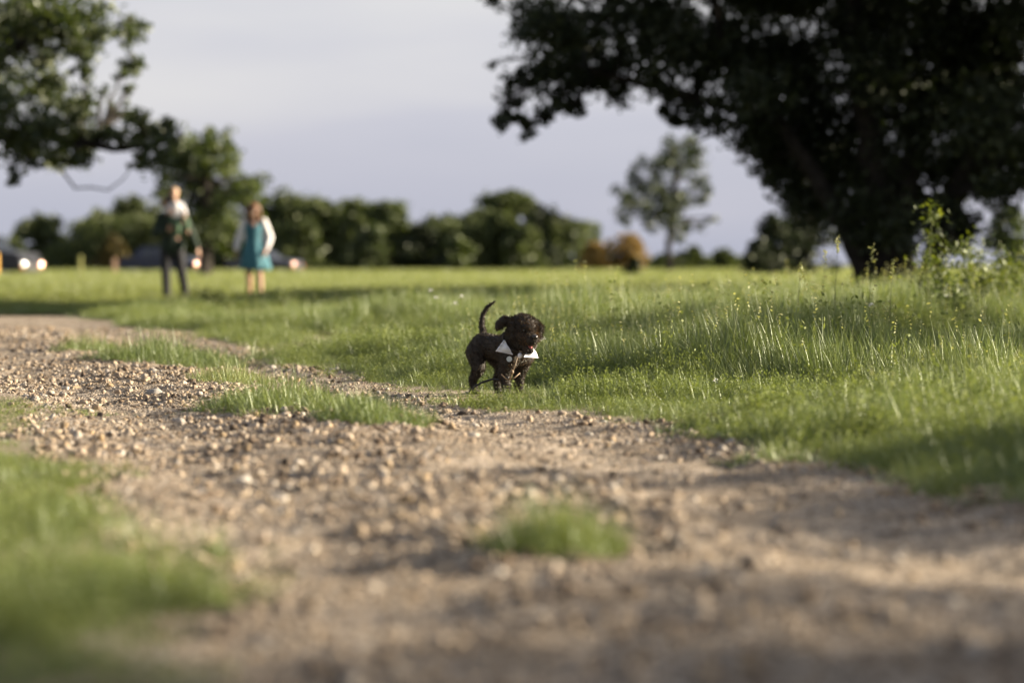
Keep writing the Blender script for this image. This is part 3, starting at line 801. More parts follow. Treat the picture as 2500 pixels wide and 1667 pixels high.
# the loose pale tree standing alone between the wood and the dark tree
PD = 120.0
rp_ = np.random.default_rng(15)
pal = spread([(1640, 365, 34), (1690, 365, 36), (1600, 400, 36), (1650, 410, 36), (1690, 400, 26), (1560, 440, 34), (1600, 460, 36), (1650, 460, 34), (1700, 440, 26), (1715, 470, 24), (1530, 490, 36), (1570, 510, 36),
              (1620, 510, 36), (1660, 500, 28), (1525, 530, 22), (1590, 545, 24), (1640, 540, 30), (1710, 490, 16), (1680, 550, 20), (1720, 548, 14), (1650, 580, 20), (1735, 535, 10)], PD, 1.8, rp_)
plant_tree('lone_tree', (at(1636, 650, PD).x, PD, 0.05), [([(at(1634, 640, PD).x, PD, -0.1), at(1632, 590, PD), at(1640, 500, PD), at(1660, 390, PD)], [0.19, 0.16, 0.11, 0.05])],
           pal, 170, 0.16, M_LEAF_PALE, M_BARK, 'loose pale grey-green tree standing alone against the sky', seed=34, twig=0.06, ragged=0.5)

# the far edge of the field: trees of the wood one by one
def wood_tree(px, top, wpx, d, m, label, name='wood_tree', seed=1, foot=668, dens=75, leaf=0.24, flat=False, group='trees of the wood along the far edge of the field', cat='tree'):
    rg = np.random.default_rng(seed)
    x = (px - 1250) / FPX * d
    h = (HOR - top) / FPX * d + CAM_Z; w = wpx / FPX * d
    cl = []
    lo = 0.62 * h if flat else 0.0
    n = int(26 + w * h * 1.3)
    for k in range(n):
        a = rg.uniform(0, 6.283); rr = rg.uniform(0, 1) ** 0.5
        t = rg.uniform(0, 1) ** 0.8
        prof = math.sqrt(max(0.05, 1 - (max(0, t - 0.25) / 0.78) ** 2)) * (0.78 + 0.34 * math.sin(2.3 * a + seed) * math.sin(5.1 * t + seed * 1.7) + rg.uniform(-0.1, 0.28))
        r = 0.12 * h * rg.uniform(0.6, 1.5)
        cl.append((Vector((x + 0.42 * w * rr * prof * math.cos(a), d + 0.40 * w * rr * prof * math.sin(a), lo + (h - lo - r) * t + r * 0.6)), (r * 1.15, r * 1.15, r * (0.55 if flat else 0.9))))
    for k in range(5):       # leaders and side shoots that break the outline
        a = rg.uniform(0, 6.283); t = rg.uniform(0.6, 1.0); r = 0.07 * h
        cl.append((Vector((x + 0.5 * w * (1.15 - t) * math.cos(a), d, max(lo, h * (t + 0.04)))), (r * 1.3, r * 1.3, r)))
    return plant_tree(name, (x, d, gz(x, d)), [([(x, d, -0.1), (x + rg.normal(0, .1), d, h * 0.45), (x, d, h * 0.8)], [0.05 * h * .6, 0.035 * h * .6, 0.012 * h])], cl, dens, leaf, m, M_BARK, label, cat, group, seed, 0.05, 0.4)
WT = [(100, 530, 190, 190, M_LEAF_FAR, 'dome-shaped dark tree over the black car at the far left', 1),
      (20, 585, 110, 175, M_LEAF_FAR, 'low dark tree at the left end of the wood, beside the black car', 2),
      (255, 520, 130, 185, M_LEAF_FAR, 'dark tree with a sloping left flank, left of the man', 3),
      (330, 492, 150, 190, M_LEAF_FAR, 'dark rounded tree directly left of the man', 4),
      (275, 578, 80, 150, M_LEAF_BROWN, 'small brownish bush in front of the sloping dark tree', 5),
      (420, 520, 130, 200, M_LEAF_FAR, 'dark tree behind the man in green', 6),
      (700, 475, 150, 190, M_LEAF_FAR, 'broad dark tree right of the woman, tallest at the left of the wood', 7),
      (790, 500, 130, 180, M_LEAF_FAR, 'brownish green tree between the broad dark one and a brighter green one', 8),
      (640, 540, 110, 205, M_LEAF_FAR, 'dark tree partly behind the woman', 9),
      (870, 500, 100, 188, M_LEAF_FAR, 'narrow dark tree in the middle of the left wood', 10),
      (955, 496, 130, 180, M_LEAF_GREEN, 'rounded brighter green tree in the wood', 11),
      (905, 560, 110, 170, M_LEAF_MID, 'low mid green tree at the foot of the narrow dark one', 12),
      (1030, 555, 90, 178, M_LEAF_DARK, 'very dark low tree in the dip of the wood', 13),
      (1075, 530, 110, 186, M_LEAF_MID, 'mid green tree rising right of the dip', 14),
      (1150, 512, 120, 190, M_LEAF_FAR, 'dark green tree left of the flat-topped one', 15),
      (1125, 580, 80, 165, M_LEAF_GREEN, 'small light green tree at the foot of the wood', 16),
      (1225, 520, 130, 182, M_LEAF_FAR, 'dense dark tree under the flat-topped crown', 17),
      (1335, 515, 140, 180, M_LEAF_DARK, 'dark rounded tree at the right end of the wood', 18),
      (1280, 560, 110, 172, M_LEAF_FAR, 'low brown-green tree in front of the right end of the wood', 19),
      (1000, 560, 90, 196, M_LEAF_FAR, 'dim tree filling the dip of the wood from behind', 20),
      (740, 545, 120, 172, M_LEAF_FAR, 'low dark tree behind the grey car by the woman', 21),
      (755, 492, 120, 196, M_LEAF_FAR, 'tree behind the gap between the broad dark tree and the brownish one', 22),
      (905, 512, 110, 198, M_LEAF_FAR, 'tree behind the narrow dark one, left of the brighter green one', 23),
      (1095, 545, 120, 200, M_LEAF_FAR, 'tree filling the wood behind the mid green one', 24)]
for px, top, w, d, m, lab, s in WT:
    wood_tree(px, top, w * 1.25, d, m, lab, seed=60 + s)
wood_tree(1243, 470, 135, 205, M_LEAF_FAR, 'flat-topped umbrella crown rising above the wood', seed=90, flat=True)
AD = 150.0
ra = np.random.default_rng(19)
au = spread([(1540, 590, 26), (1555, 605, 24), (1515, 600, 26), (1535, 620, 28), (1560, 625, 24), (1490, 610, 24), (1505, 628, 26), (1470, 622, 22), (1480, 638, 24), (1530, 642, 26), (1560, 645, 22), (1525, 582, 18), (1448, 632, 20), (1455, 645, 20)], AD, 0.9, ra)
plant_tree('autumn_bush', (at(1520, 650, AD).x, AD, 0), [([(at(1520, 650, AD).x, AD, -.1), at(1522, 640, AD), at(1528, 610, AD)], [0.09, 0.07, 0.03])], au, 150, 0.16, M_LEAF_RUST, M_BARK, 'rounded ochre bush glowing in the sun at the wood end', 'bush', seed=91, twig=0.02)
wood_tree(1452, 597, 105, 158, M_LEAF_RUST, 'lower dull brown bush behind the left of the ochre one', name='autumn_bush', seed=92, group=None, cat='bush')
wood_tree(1690, 605, 90, 160, M_LEAF_FAR, 'dark rounded bush right of the pale lone tree', name='hedge_bush', seed=93, group='bushes on the skyline', cat='bush')
wood_tree(1765, 612, 90, 165, M_LEAF_FAR, 'low bush between two darker ones on the skyline', name='hedge_bush', seed=94, group='bushes on the skyline', cat='bush')
wood_tree(1620, 622, 80, 170, M_LEAF_FAR, 'lowest bush at the foot of the pale lone tree', name='hedge_bush', seed=95, group='bushes on the skyline', cat='bush')
wood_tree(1545, 632, 34, 75, M_LEAF_DARK, 'small dark bush out in the field below the ochre bush', name='field_bush', seed=96, group=None, cat='bush', dens=70, leaf=0.09)
wood_tree(1885, 535, 130, 75, M_LEAF_DARK, 'dark dome-shaped tree left of the big shade tree', name='thicket_tree', seed=97, group=None, dens=170, leaf=0.12)
wood_tree(1965, 440, 190, 80, M_LEAF_DARK, 'dark tall tree just behind the leaning stem', name='thicket_tree', seed=98, group=None, dens=170, leaf=0.12)
wood_tree(1850, 590, 70, 72, M_LEAF_DARK, 'low dark bush at the left foot of the dome-shaped tree', name='thicket_bush', seed=99, group=None, dens=60, leaf=0.12, cat='bush')
wood_tree(2465, 520, 150, 60, M_LEAF_GREEN, 'green bush at the right edge of the field behind the weeds', name='field_bush', seed=100, group=None, dens=70, leaf=0.11, cat='bush')

# trees standing to the right of the lens, whose shade lies over the near corner and the meadow
def shade_giver(x, y, z0, z1, r, n, dens, label, seed, upper=None):
    rg = np.random.default_rng(seed); cl = []
    for k in range(n):
        a = rg.uniform(0, 6.283); rr = rg.uniform(0, 1) ** 0.5
        cl.append((Vector((x + r * rr * math.cos(a), y + r * rr * math.sin(a), rg.uniform(z0, z1))), (0.42, 0.42, 0.34)))
    for k in range(upper[2] if upper else 0):
        a = rg.uniform(0, 6.283); rr = rg.uniform(0, 1) ** 0.5
        cl.append((Vector((x + .9 * rr * math.cos(a), y + .9 * rr * math.sin(a), rg.uniform(upper[0], upper[1]))), (0.4, 0.4, 0.3)))
    plant_tree('roadside_tree', (x, y, gz(x, y)), [([(x, y, -0.1), (x, y, z0), (x + .1, y, z1)], [0.15, 0.12, 0.04])], cl, dens, 0.07, M_LEAF_MID, M_BARK, label, 'tree', 'trees beside the track on the right', seed, 0.03, 0.45)
shade_giver(10.0, 4.75, 2.0, 2.5, 1.0, 26, 300, 'young tree right of the near track, casting the dark corner', 71)
shade_giver(17.0, 6.0, 4.5, 5.4, 1.25, 22, 48, 'unseen taller tree with a thin crown, added to darken the nearest ground', 74)  # added out of view, its thin shade darkens the bottom of the frame
shade_giver(10.5, 14.3, 2.0, 2.8, 1.3, 54, 340, 'young tree on the right verge, casting shade on the tall grass', 72)
shade_giver(10.6, 7.75, 2.1, 2.7, 0.95, 30, 280, 'slender tree on the right verge beyond the near one', 73)

shade_giver(10.5, 16.6, 2.2, 3.0, 0.5, 10, 220, 'slender tree on the right verge, farthest of those beside the track', 75)

# low growth filling the foot of the wood
def undergrowth():
    rg = np.random.default_rng(44); C = []
    for k in range(520):
        x = rg.uniform(-46, 20); y = 184 + rg.uniform(-6, 6); px = 1250 + x / y * FPX; h = (0.6 if (px > 1440 or px < 160) else 2.2) + (0.9 if px > 1440 else 3.0) * float(fbm(np.array([x]), np.array([3.0]), 6.0, 77)[0])
        n = int(60 * h); C.append(np.array([x, y, gz(x, y)])[None] + rg.uniform(0, 1, (n, 3)) * np.array([1.2, 1.2, h])[None])
    V, F = leaf_quads(np.concatenate(C), 0.2, rg); tag(link('undergrowth', np_mesh('undergrowth', V, F), M_LEAF_FAR), kind='stuff')
undergrowth()

# ------------------------------------------------------------------ weeds, stalks and flowers
def weed(px, d, h, n_stems, rad, label, seed, m=None, leaf=0.017, group='tall leafy weeds in the meadow', name='tall_weed', ln=1.0):
    rg = np.random.default_rng(seed)
    x = (px - 1250) / FPX * d
    root = empty(name, (x, d, gz(x, d))); tag(root, label, 'weed', group)
    C = []
    for i in range(n_stems):
        a = rg.uniform(0, 6.283); rr = rad * rg.uniform(0.1, 1)
        hh = h * rg.uniform(0.6, 1.0)
        p0 = Vector((rr * .5 * math.cos(a), rr * .5 * math.sin(a), -0.02)); p1 = Vector((rr * math.cos(a), rr * math.sin(a), hh))
        mid = p0.lerp(p1, 0.55) + Vector((rg.normal(0, .03), rg.normal(0, .03), 0))
        tip = p1 + Vector((rg.normal(0, .10), rg.normal(0, .08), -0.03))
        s = MB(); s.tube([p0, mid, p1, tip], [0.006, 0.005, 0.003, 0.001], 5); s.build('stem', M_STEM, root)
        pts = [p0, mid, p1, tip]
        for k in range(int(150 * hh * ln)):
            t = rg.uniform(0.25, 1.0); f = t * 3; q = min(int(f), 2); b = pts[q].lerp(pts[q + 1], f - q)
            o = rg.normal(0, 0.030 + 0.035 * (t > 0.7), 3)
            C.append(np.array(b) + o)
    V, F = leaf_quads(np.array(C), leaf, rg, stretch=2.8)
    link('foliage', np_mesh('foliage', V, F), m or M_LEAF_WEED, root)
    return root
weed(2295, 17.5, 0.62, 9, 0.16, 'bright yellow-green weed with nodding tips before the dark trunks', 1)
weed(2385, 18.5, 0.66, 9, 0.20, 'bushy green weed right of the nodding one, at the foot of the big tree', 2)
weed(2270, 17.0, 0.98, 2, 0.05, 'single tall weed spray standing above the nodding weed', 3, ln=0.8)
weed(2455, 19.0, 0.62, 10, 0.24, 'wide green weed thicket nearest the right edge of the field', 4)
weed(2335, 16.5, 0.42, 8, 0.16, 'low dark weed in front of the bright nodding one', 5, m=M_LEAF_MID)
weed(1990, 27, 0.22, 4, 0.1, 'small weed at the left foot of the leaning stem', 6, m=M_LEAF_MID)
for k, (px, d, h, lab) in enumerate([(510, 31, 0.26, 'dark leafy weed between the man and the woman'), (470, 30, 0.22, 'low weed at the foot of the man'), (610, 29, 0.2, 'low weed before the woman in the teal dress'),
                                     (690, 28, 0.22, 'weed standing right of the woman by the meadow edge'), (560, 27, 0.18, 'small weed halfway between the couple, nearer the track'), (760, 26, 0.2, 'weed in the open meadow right of the woman')]):
    weed(px, d, h, 6, 0.18, lab, 20 + k, m=M_LEAF_WEED, leaf=0.02)
def stalk(px, d, top, label, seed, name='grass_stalk', lean=0.03, head=26, m=None):
    rg = np.random.default_rng(seed); x = (px - 1250) / FPX * d; z0 = gz(x, d); h = (HOR - top) / FPX * d + CAM_Z - z0
    root = empty(name, (x - lean, d, z0)); tag(root, label, 'grass stalk', 'tall seeding stalks standing above the meadow')
    s = MB(); s.tube([(0, 0, 0), (lean * .5, 0, h * .6), (lean, 0, h)], [0.0028, 0.0022, 0.0012], 5); s.build('stem', M_STEM, root)
    C = [np.array([lean + rg.normal(0, .008), rg.normal(0, .008), h - rg.uniform(-0.01, 0.10)]) for _ in range(head)]
    V, F = leaf_quads(np.array(C), 0.010, rg, stretch=2.2)
    link('seed_head', np_mesh('seed_head', V, F), m or M_SEED, root)
stalk(2046, 13.5, 574, 'tall pale seed head standing up against the dark trunk', 1, head=34)
stalk(2014, 14.5, 610, 'thin reddish stalk left of the tall pale seed head', 2)
stalk(2130, 14.0, 600, 'faint brown stalk in front of the big dark tree', 3)
stalk(1955, 13.5, 640, 'short stalk standing in the meadow left of the reddish stalk', 4)
stalk(2180, 13.0, 645, 'short stalk before the gap in the trunks', 5)
stalk(1575, 11.9, 820, 'leaning forked grass stalk against the dark grass right of the dog', 6, lean=-0.05, head=12)
stalk(1690, 11.9, 840, 'leaning stalk right of the forked one over the dark grass', 7, lean=0.05, head=10)
stalk(1350, 12.2, 790, 'drooping seed stalk close behind the dog nose', 8, lean=0.04, head=16)
stalk(1525, 11.8, 832, 'stalk with a pale tip over the dark grass near the dog', 9, lean=0.02, head=14)
stalk(1835, 11.4, 850, 'fine stalk at the near side of the dark grass band', 10, lean=0.0, head=12)
def flower(px, py, d, label, seed):
    rg = np.random.default_rng(seed); p = at(px, py, d); z0 = gz(p.x, d)
    root = empty('white_flower', (p.x, d, z0)); tag(root, label, 'flower', 'small white flowers in the meadow')
    h = max(0.04, p.z - z0)
    s = MB(); s.tube([(0, 0, 0), (0.005, 0, h)], [0.002, 0.0015], 5); s.build('stem', M_STEM, root)
    C = np.array([[rg.normal(0, .009), rg.normal(0, .009), h + rg.uniform(-.004, .012)] for _ in range(12)])
    V, F = leaf_quads(C, 0.0085, rg, stretch=1.3); link('blossom', np_mesh('blossom', V, F), M_PETAL, root)
for k, (px, py, d, lab) in enumerate([(1325, 828, 12.0, 'white flower cluster at the dog nose'), (1590, 945, 10.6, 'white flower low in the near grass right of the dog'), (1050, 710, 17, 'white flower in the meadow left of the dog tail'),
                                      (1111, 741, 15.5, 'white flower nearest the dog tail'), (1065, 728, 16, 'white flower between two others left of the tail'), (1128, 724, 16.5, 'white flower above the one nearest the tail'),
                                      (1575, 946, 10.5, 'tiny white flower beside the low one in the near grass'), (2130, 745, 14, 'pale flower in the sunlit meadow below the big tree'), (1745, 930, 10.8, 'small flower in the near grass by the dark band')]):
    flower(px, py, d, lab, 40 + k)

# ------------------------------------------------------------------ parked cars and posts at the far side
M_TYRE = plain('rubber', (0.02, 0.02, 0.02), 0.85, scale=20)
M_RIM = plain('alloy', (0.45, 0.45, 0.46), 0.35, metal=0.9, scale=20)
M_GLASS = plain('dark_car_glass', (0.015, 0.017, 0.02), 0.08, scale=3, spec=0.8)
M_CHROME = plain('chrome', (0.92, 0.88, 0.84), 0.14, metal=1.0, var=0.02)
M_CHROME_PINK = plain('pink_glint_chrome', (0.85, 0.52, 0.42), 0.16, metal=1.0, var=0.02)  # mirror metal, the pink of the sun's glint put into its colour
M_AMBER = plain('amber_lens', (0.75, 0.22, 0.03), 0.25, scale=10)
M_REDLENS = plain('red_lens', (0.35, 0.015, 0.012), 0.25, scale=10)
M_TRIM = plain('black_trim', (0.02, 0.02, 0.022), 0.5)
def paint(name, c): return plain(name, c, 0.25, var=0.06, scale=2, spec=0.4)
def prism(outline, hw_fn):
    """side outline (x, z) swept across the car; hw_fn(z) gives the half width"""
    n = len(outline); V = [(x, -hw_fn(z), z) for x, z in outline] + [(x, hw_fn(z), z) for x, z in outline]
    F = [tuple(range(n)), tuple(range(2 * n - 1, n - 1, -1))] + [(i, i + n, (i + 1) % n + n, (i + 1) % n) for i in range(n)]
    b = MB(); b.add(V, F); return b
def dome(c, nrm, r, curv):
    """a shallow convex lens: cap of a ball of radius curv, r wide"""
    c = Vector(c); nrm = Vector(nrm).normalized(); a = nrm.orthogonal().normalized(); b = nrm.cross(a)
    V = [c]; F = []; K = 16; RN = 4
    for i in range(1, RN + 1):
        q = r * i / RN; dz = curv - math.sqrt(max(0, curv * curv - q * q))
        for j in range(K):
            t = 2 * math.pi * j / K
            V.append(c + (a * math.cos(t) + b * math.sin(t)) * q - nrm * dz)
    for j in range(K): F.append((0, 1 + j, 1 + (j + 1) % K))
    for i in range(RN - 1):
        for j in range(K):
            p = 1 + i * K + j; q2 = 1 + i * K + (j + 1) % K
            F.append((p, p + K, q2 + K, q2))
    back = len(V); V.append(c - nrm * 0.10)
    q = 1 + (RN - 1) * K
    for j in range(K): F.append((q + j, back, q + (j + 1) % K))
    m = MB(); m.add(V, F); return m
def car(px, d, yaw, col, label, H=1.45, Ln=4.5, W=1.8, lamps=(M_CHROME, M_CHROME), suv=False, lamp_r=0.11, curv=0.3):
    x = (px - 1250) / FPX * d
    z0 = gz(x, d)
    root = empty('parked_car', (x, d, z0), R(yaw)); tag(root, label, 'car', 'cars parked along the far side of the field')
    h = Ln / 2
    belt = 0.62 * H
    low = [(-h, 0.35), (-h + .05, 0.25), (h - .15, 0.22), (h, 0.36), (h, 0.52), (h - .12, belt - .10), (h - 1.15, belt), (-h + .25, belt + .02), (-h, belt - .12)]
    body = prism(low, lambda z: W / 2 - 0.08 * max(0, (z - 0.5)) - (0.05 if z < 0.3 else 0))
    body.build('body', col, root, smooth=False, bevel=0.07)
    rb_ = -h + (0.12 if suv else 0.7)
    cab = [(rb_, belt - .03), (h - 1.25, belt - .03), (h - 1.95, H - .04), (h - 2.3, H), (rb_ + (.35 if suv else .75), H), (rb_ + (.15 if suv else .45), H - .05)]
    hw = lambda z: W / 2 - 0.09 - 0.30 * max(0, z - belt)
    prism(cab, hw).build('cabin', col, root, smooth=False, bevel=0.05)
    zc0, zc1 = belt + .05, H - .12
    fx = lambda z: (h - 1.25) + (z - belt + .03) / (H - belt) * -0.72
    for sgn in (-1, 1):
        for x0, x1 in ((rb_ + (.28 if suv else .62), -0.25), (-0.17, h - 1.42)):
            q = MB(); V = []
            for z, inset in ((zc0, 0), (zc1, 0.0)):
                xa = x0 + (0.12 if (z == zc1 and x0 < -0.3) else 0); xb = x1 - (0.62 if (z == zc1 and x1 > 0) else 0)
                for xx in (xa, xb):
                    for o in (0.012, -0.01): V.append((xx, sgn * (hw(z) + o), z))
            q.add(V, [(0, 2, 6, 4), (1, 5, 7, 3), (0, 1, 3, 2), (4, 6, 7, 5), (0, 4, 5, 1), (2, 3, 7, 6)])
            q.build('side_window', M_GLASS, root, smooth=False)
        m_ = MB(); m_.ball((h - 1.5, sgn * (W / 2 + .07), belt + .08), (.09, .07, .06)); m_.build('mirror', col, root)
        for wx in (-h + .85, h - .88):
            t = MB(); ry = W / 2 - .12; K = 20; V = []; F = []
            for yy, rr in ((-.10, .27), (-.10, .31), (-.06, .335), (.06, .335), (.10, .31), (.10, .27)):
                for j in range(K):
                    a = 2 * math.pi * j / K; V.append((wx + rr * math.cos(a), sgn * ry + yy, .335 + rr * math.sin(a)))
            for i in range(5):
                for j in range(K): F.append((i * K + j, i * K + (j + 1) % K, (i + 1) * K + (j + 1) % K, (i + 1) * K + j))
            t.add(V, F); w = t.build('wheel', M_TYRE, root)
            r_ = MB(); r_.tube([(wx, sgn * ry - .085, .335), (wx, sgn * ry + .085, .335)], .272, 20); r_.build('rim', M_RIM, w, smooth=False)
        tl = MB(); tl.box((-h - .005, sgn * (W / 2 - .2), belt - .14), (.06, .26, .14)); tl.build('tail_light', M_REDLENS, root, smooth=False, bevel=.02)
    q = MB(); V = []
    for z in (zc0, zc1):
        for y in (-(hw(z) - .07), hw(z) - .07):
            for o in (0.014, -0.012): V.append((fx(z) + o, y, z))
    q.add(V, [(0, 2, 6, 4), (1, 5, 7, 3), (0, 1, 3, 2), (4, 6, 7, 5), (0, 4, 5, 1), (2, 3, 7, 6)])
    q.build('windscreen', M_GLASS, root, smooth=False)
    g = MB(); g.box((h + .004, 0, .46), (.05, .9, .16)); g.build('grille', M_TRIM, root, smooth=False, bevel=.015)
    g = MB(); g.box((h + .01, 0, .30), (.06, W - .3, .10)); g.build('bumper', M_TRIM, root, smooth=False, bevel=.02)
    iv = Matrix.Rotation(-R(yaw), 3, 'Z')
    nrm = iv @ Vector((0.72, -0.66, 0.20))  # lamp faces turned to throw the sun's glint at the camera
    for sgn, lm in zip((-1, 1), lamps):
        if lm is None: continue
        l = dome((h + .05, sgn * (W / 2 - .22), .58), nrm, lamp_r, curv); l.build('headlight', lm, root)
    for sgn in (-1, 1):
        l = MB(); l.box((h - .02, sgn * (W / 2 - .2), .44), (.09, .2, .08)); l.build('indicator', M_AMBER, root, smooth=False, bevel=.02)
    return root
car(-34, 108, -20, paint('black_paint', (0.012, 0.012, 0.016)), 'black car at the far left with bright headlights, partly out of view', H=1.85, Ln=4.7, W=1.9, lamps=(M_CHROME, M_CHROME_PINK), suv=True, lamp_r=.13, curv=.34)
car(400, 128, -20, paint('navy_paint', (0.022, 0.026, 0.055)), 'dark blue car parked behind the man in green', H=1.48, lamps=(M_CHROME_PINK, None), lamp_r=.13, curv=.32)
car(647, 150, -20, paint('grey_paint', (0.055, 0.055, 0.075)), 'dark grey car parked behind the woman in teal', H=1.42, lamps=(M_CHROME_PINK, None), lamp_r=.13, curv=.36)
def post(px, d, h, r, m, label, name='field_post', rail=None):
    x = (px - 1250) / FPX * d; root = empty(name, (x, d, gz(x, d))); tag(root, label, 'post')
    s = MB(); s.tube([(0, 0, -.1), (0, 0, h)], [r, r * .92], 10); s.build('shaft', m, root, smooth=False)
    s = MB(); s.ball((0, 0, h), (r * 1.05, r * 1.05, r * .6)); s.build('cap', m, root)
M_YEL = plain('yellow_paint', (0.62, 0.33, 0.02), 0.5, var=0.1)
M_WOOD = plain('weathered_post_wood', (0.30, 0.19, 0.13), 0.85, var=0.3, scale=12, bump=0.3)
post(-10, 100, 0.95, 0.13, M_YEL, 'yellow post at the left edge beside the black car', name='yellow_post')
post(279, 112, 0.78, 0.10, M_WOOD, 'pinkish wooden post standing in front of the dark trees left of the man')
post(196, 115, 0.95, 0.11, plain('mossy_wood', (0.22, 0.22, 0.07), 0.9, var=0.3, scale=10), 'mossy green wooden post between the black car and the pinkish post')

# ------------------------------------------------------------------ people
M_SKIN = plain('skin', (0.46, 0.27, 0.19), 0.5, var=0.07, scale=12, bump=0.05)
M_EYE = plain('eye_white', (0.7, 0.68, 0.66), 0.15, var=0.03)
M_LIP = plain('lip', (0.35, 0.13, 0.11), 0.45)
def V3(*a): return Vector(a)
def hand(mb, wrist, d, side, palm, s=1.0, curl=0.35):
    """palm and five separate bent fingers; d along the hand, side towards the thumb, palm out of the palm"""
    d = Vector(d).normalized(); side = Vector(side); side = (side - d * side.dot(d)).normalized(); palm = d.cross(side).normalized() * (1 if d.cross(side).dot(Vector(palm)) > 0 else -1)
    w = Vector(wrist)
    for o in (-0.026, -0.009, 0.009, 0.026):
        mb.cap(w + side * o * 0.6 * s, w + d * 0.075 * s + side * o * s, 0.017 * s, 0.014 * s)
    for o, L in ((0.030, 0.066), (0.010, 0.076), (-0.010, 0.070), (-0.030, 0.054)):
        p0 = w + d * 0.078 * s + side * o * s
        p1 = p0 + (d + palm * curl * 0.5 + side * o * 2).normalized() * L * 0.5 * s
        p2 = p1 + (d + palm * curl * 1.6 + side * o * 1.5).normalized() * L * 0.5 * s
        mb.chain([p0, p1, p2], [0.0105 * s, 0.0095 * s, 0.0080 * s])
    t0 = w + d * 0.02 * s + side * 0.028 * s
    t1 = t0 + (d * 0.6 + side * 0.75 + palm * 0.25).normalized() * 0.036 * s
    t2 = t1 + (d * 0.95 + side * 0.25 + palm * 0.35).normalized() * 0.032 * s
    mb.chain([t0, t1, t2], [0.0145 * s, 0.0115 * s, 0.0095 * s])
def head(mb, c, f, r=0.098, up=(0, 0, 1)):
    """skull, jaw, nose, brow, lips, ears; f is where the face looks. returns eye places"""
    f = Vector(f).normalized(); up = Vector(up); up = (up - f * up.dot(f)).normalized(); rt = f.cross(up); c = Vector(c)
    Mx = Matrix((rt, f, up)).transposed()
    mb.ball(c + up * r * .18, (r * .80, r * .98, r * .95), 18, 12, Mx)
    mb.ball(c - up * r * .35 + f * r * .25, (r * .64, r * .70, r * .82), 18, 12, Mx)
    mb.ball(c - up * r * .92 + f * r * .52, (r * .32, r * .30, r * .24), 12, 8, Mx)
    mb.cap(c + f * r * .92 + up * r * .10, c + f * r * 1.12 - up * r * .26, r * .09, r * .15)
    for s in (-1, 1):
        mb.cap(c + f * r * .86 + up * r * .26 + rt * s * r * .18, c + f * r * .74 + up * r * .24 + rt * s * r * .52, r * .10, r * .09)
        mb.ball(c + rt * s * r * .84 - f * r * .05 - up * r * .05, (r * .10, r * .20, r * .30), 10, 8, Mx)
    mb.cap(c + f * r * .90 - up * r * .55 - rt * r * .18, c + f * r * .90 - up * r * .55 + rt * r * .18, r * .085)
    mb.cap(c + f * r * .86 - up * r * .68 - rt * r * .14, c + f * r * .86 - up * r * .68 + rt * r * .14, r * .085)
    return [(c + f * r * .82 + up * r * .06 + rt * s * r * .33, f) for s in (-1, 1)], rt, up
def eyes(places, r, root, iris=(0.05, 0.03, 0.02)):
    mi = plain('iris', iris, 0.2)
    for p, f in places:
        e = MB(); e.ball(p, r * .16, 12, 8); eo = e.build('eye', M_EYE, root)
        i = MB(); i.ball(p + f * r * .105, r * .085, 10, 6); i.build('iris', mi, eo)
def hair_strands(pts, dirs, L, w, rg, droop=0.5):
    n = len(pts); d = dirs + rg.normal(0, .25, (n, 3)); d /= np.linalg.norm(d, axis=1)[:, None]
    ln = L * rg.uniform(.6, 1.2, n)[:, None]
    s = np.cross(d, rg.normal(size=(n, 3))); s /= np.linalg.norm(s, axis=1)[:, None]
    m = pts + d * ln * .5; m[:, 2] -= (ln[:, 0] * .12 * droop)
    t = pts + d * ln; t[:, 2] -= (ln[:, 0] * .45 * droop)
    V = np.stack([pts - s * w, pts + s * w, m + s * w * .8, m - s * w * .8, t], 1).reshape(-1, 3)
    b = np.arange(n) * 5
    F = np.concatenate([np.stack([b, b + 1, b + 2], 1), np.stack([b, b + 2, b + 3], 1), np.stack([b + 3, b + 2, b + 4], 1)])
    return V, F

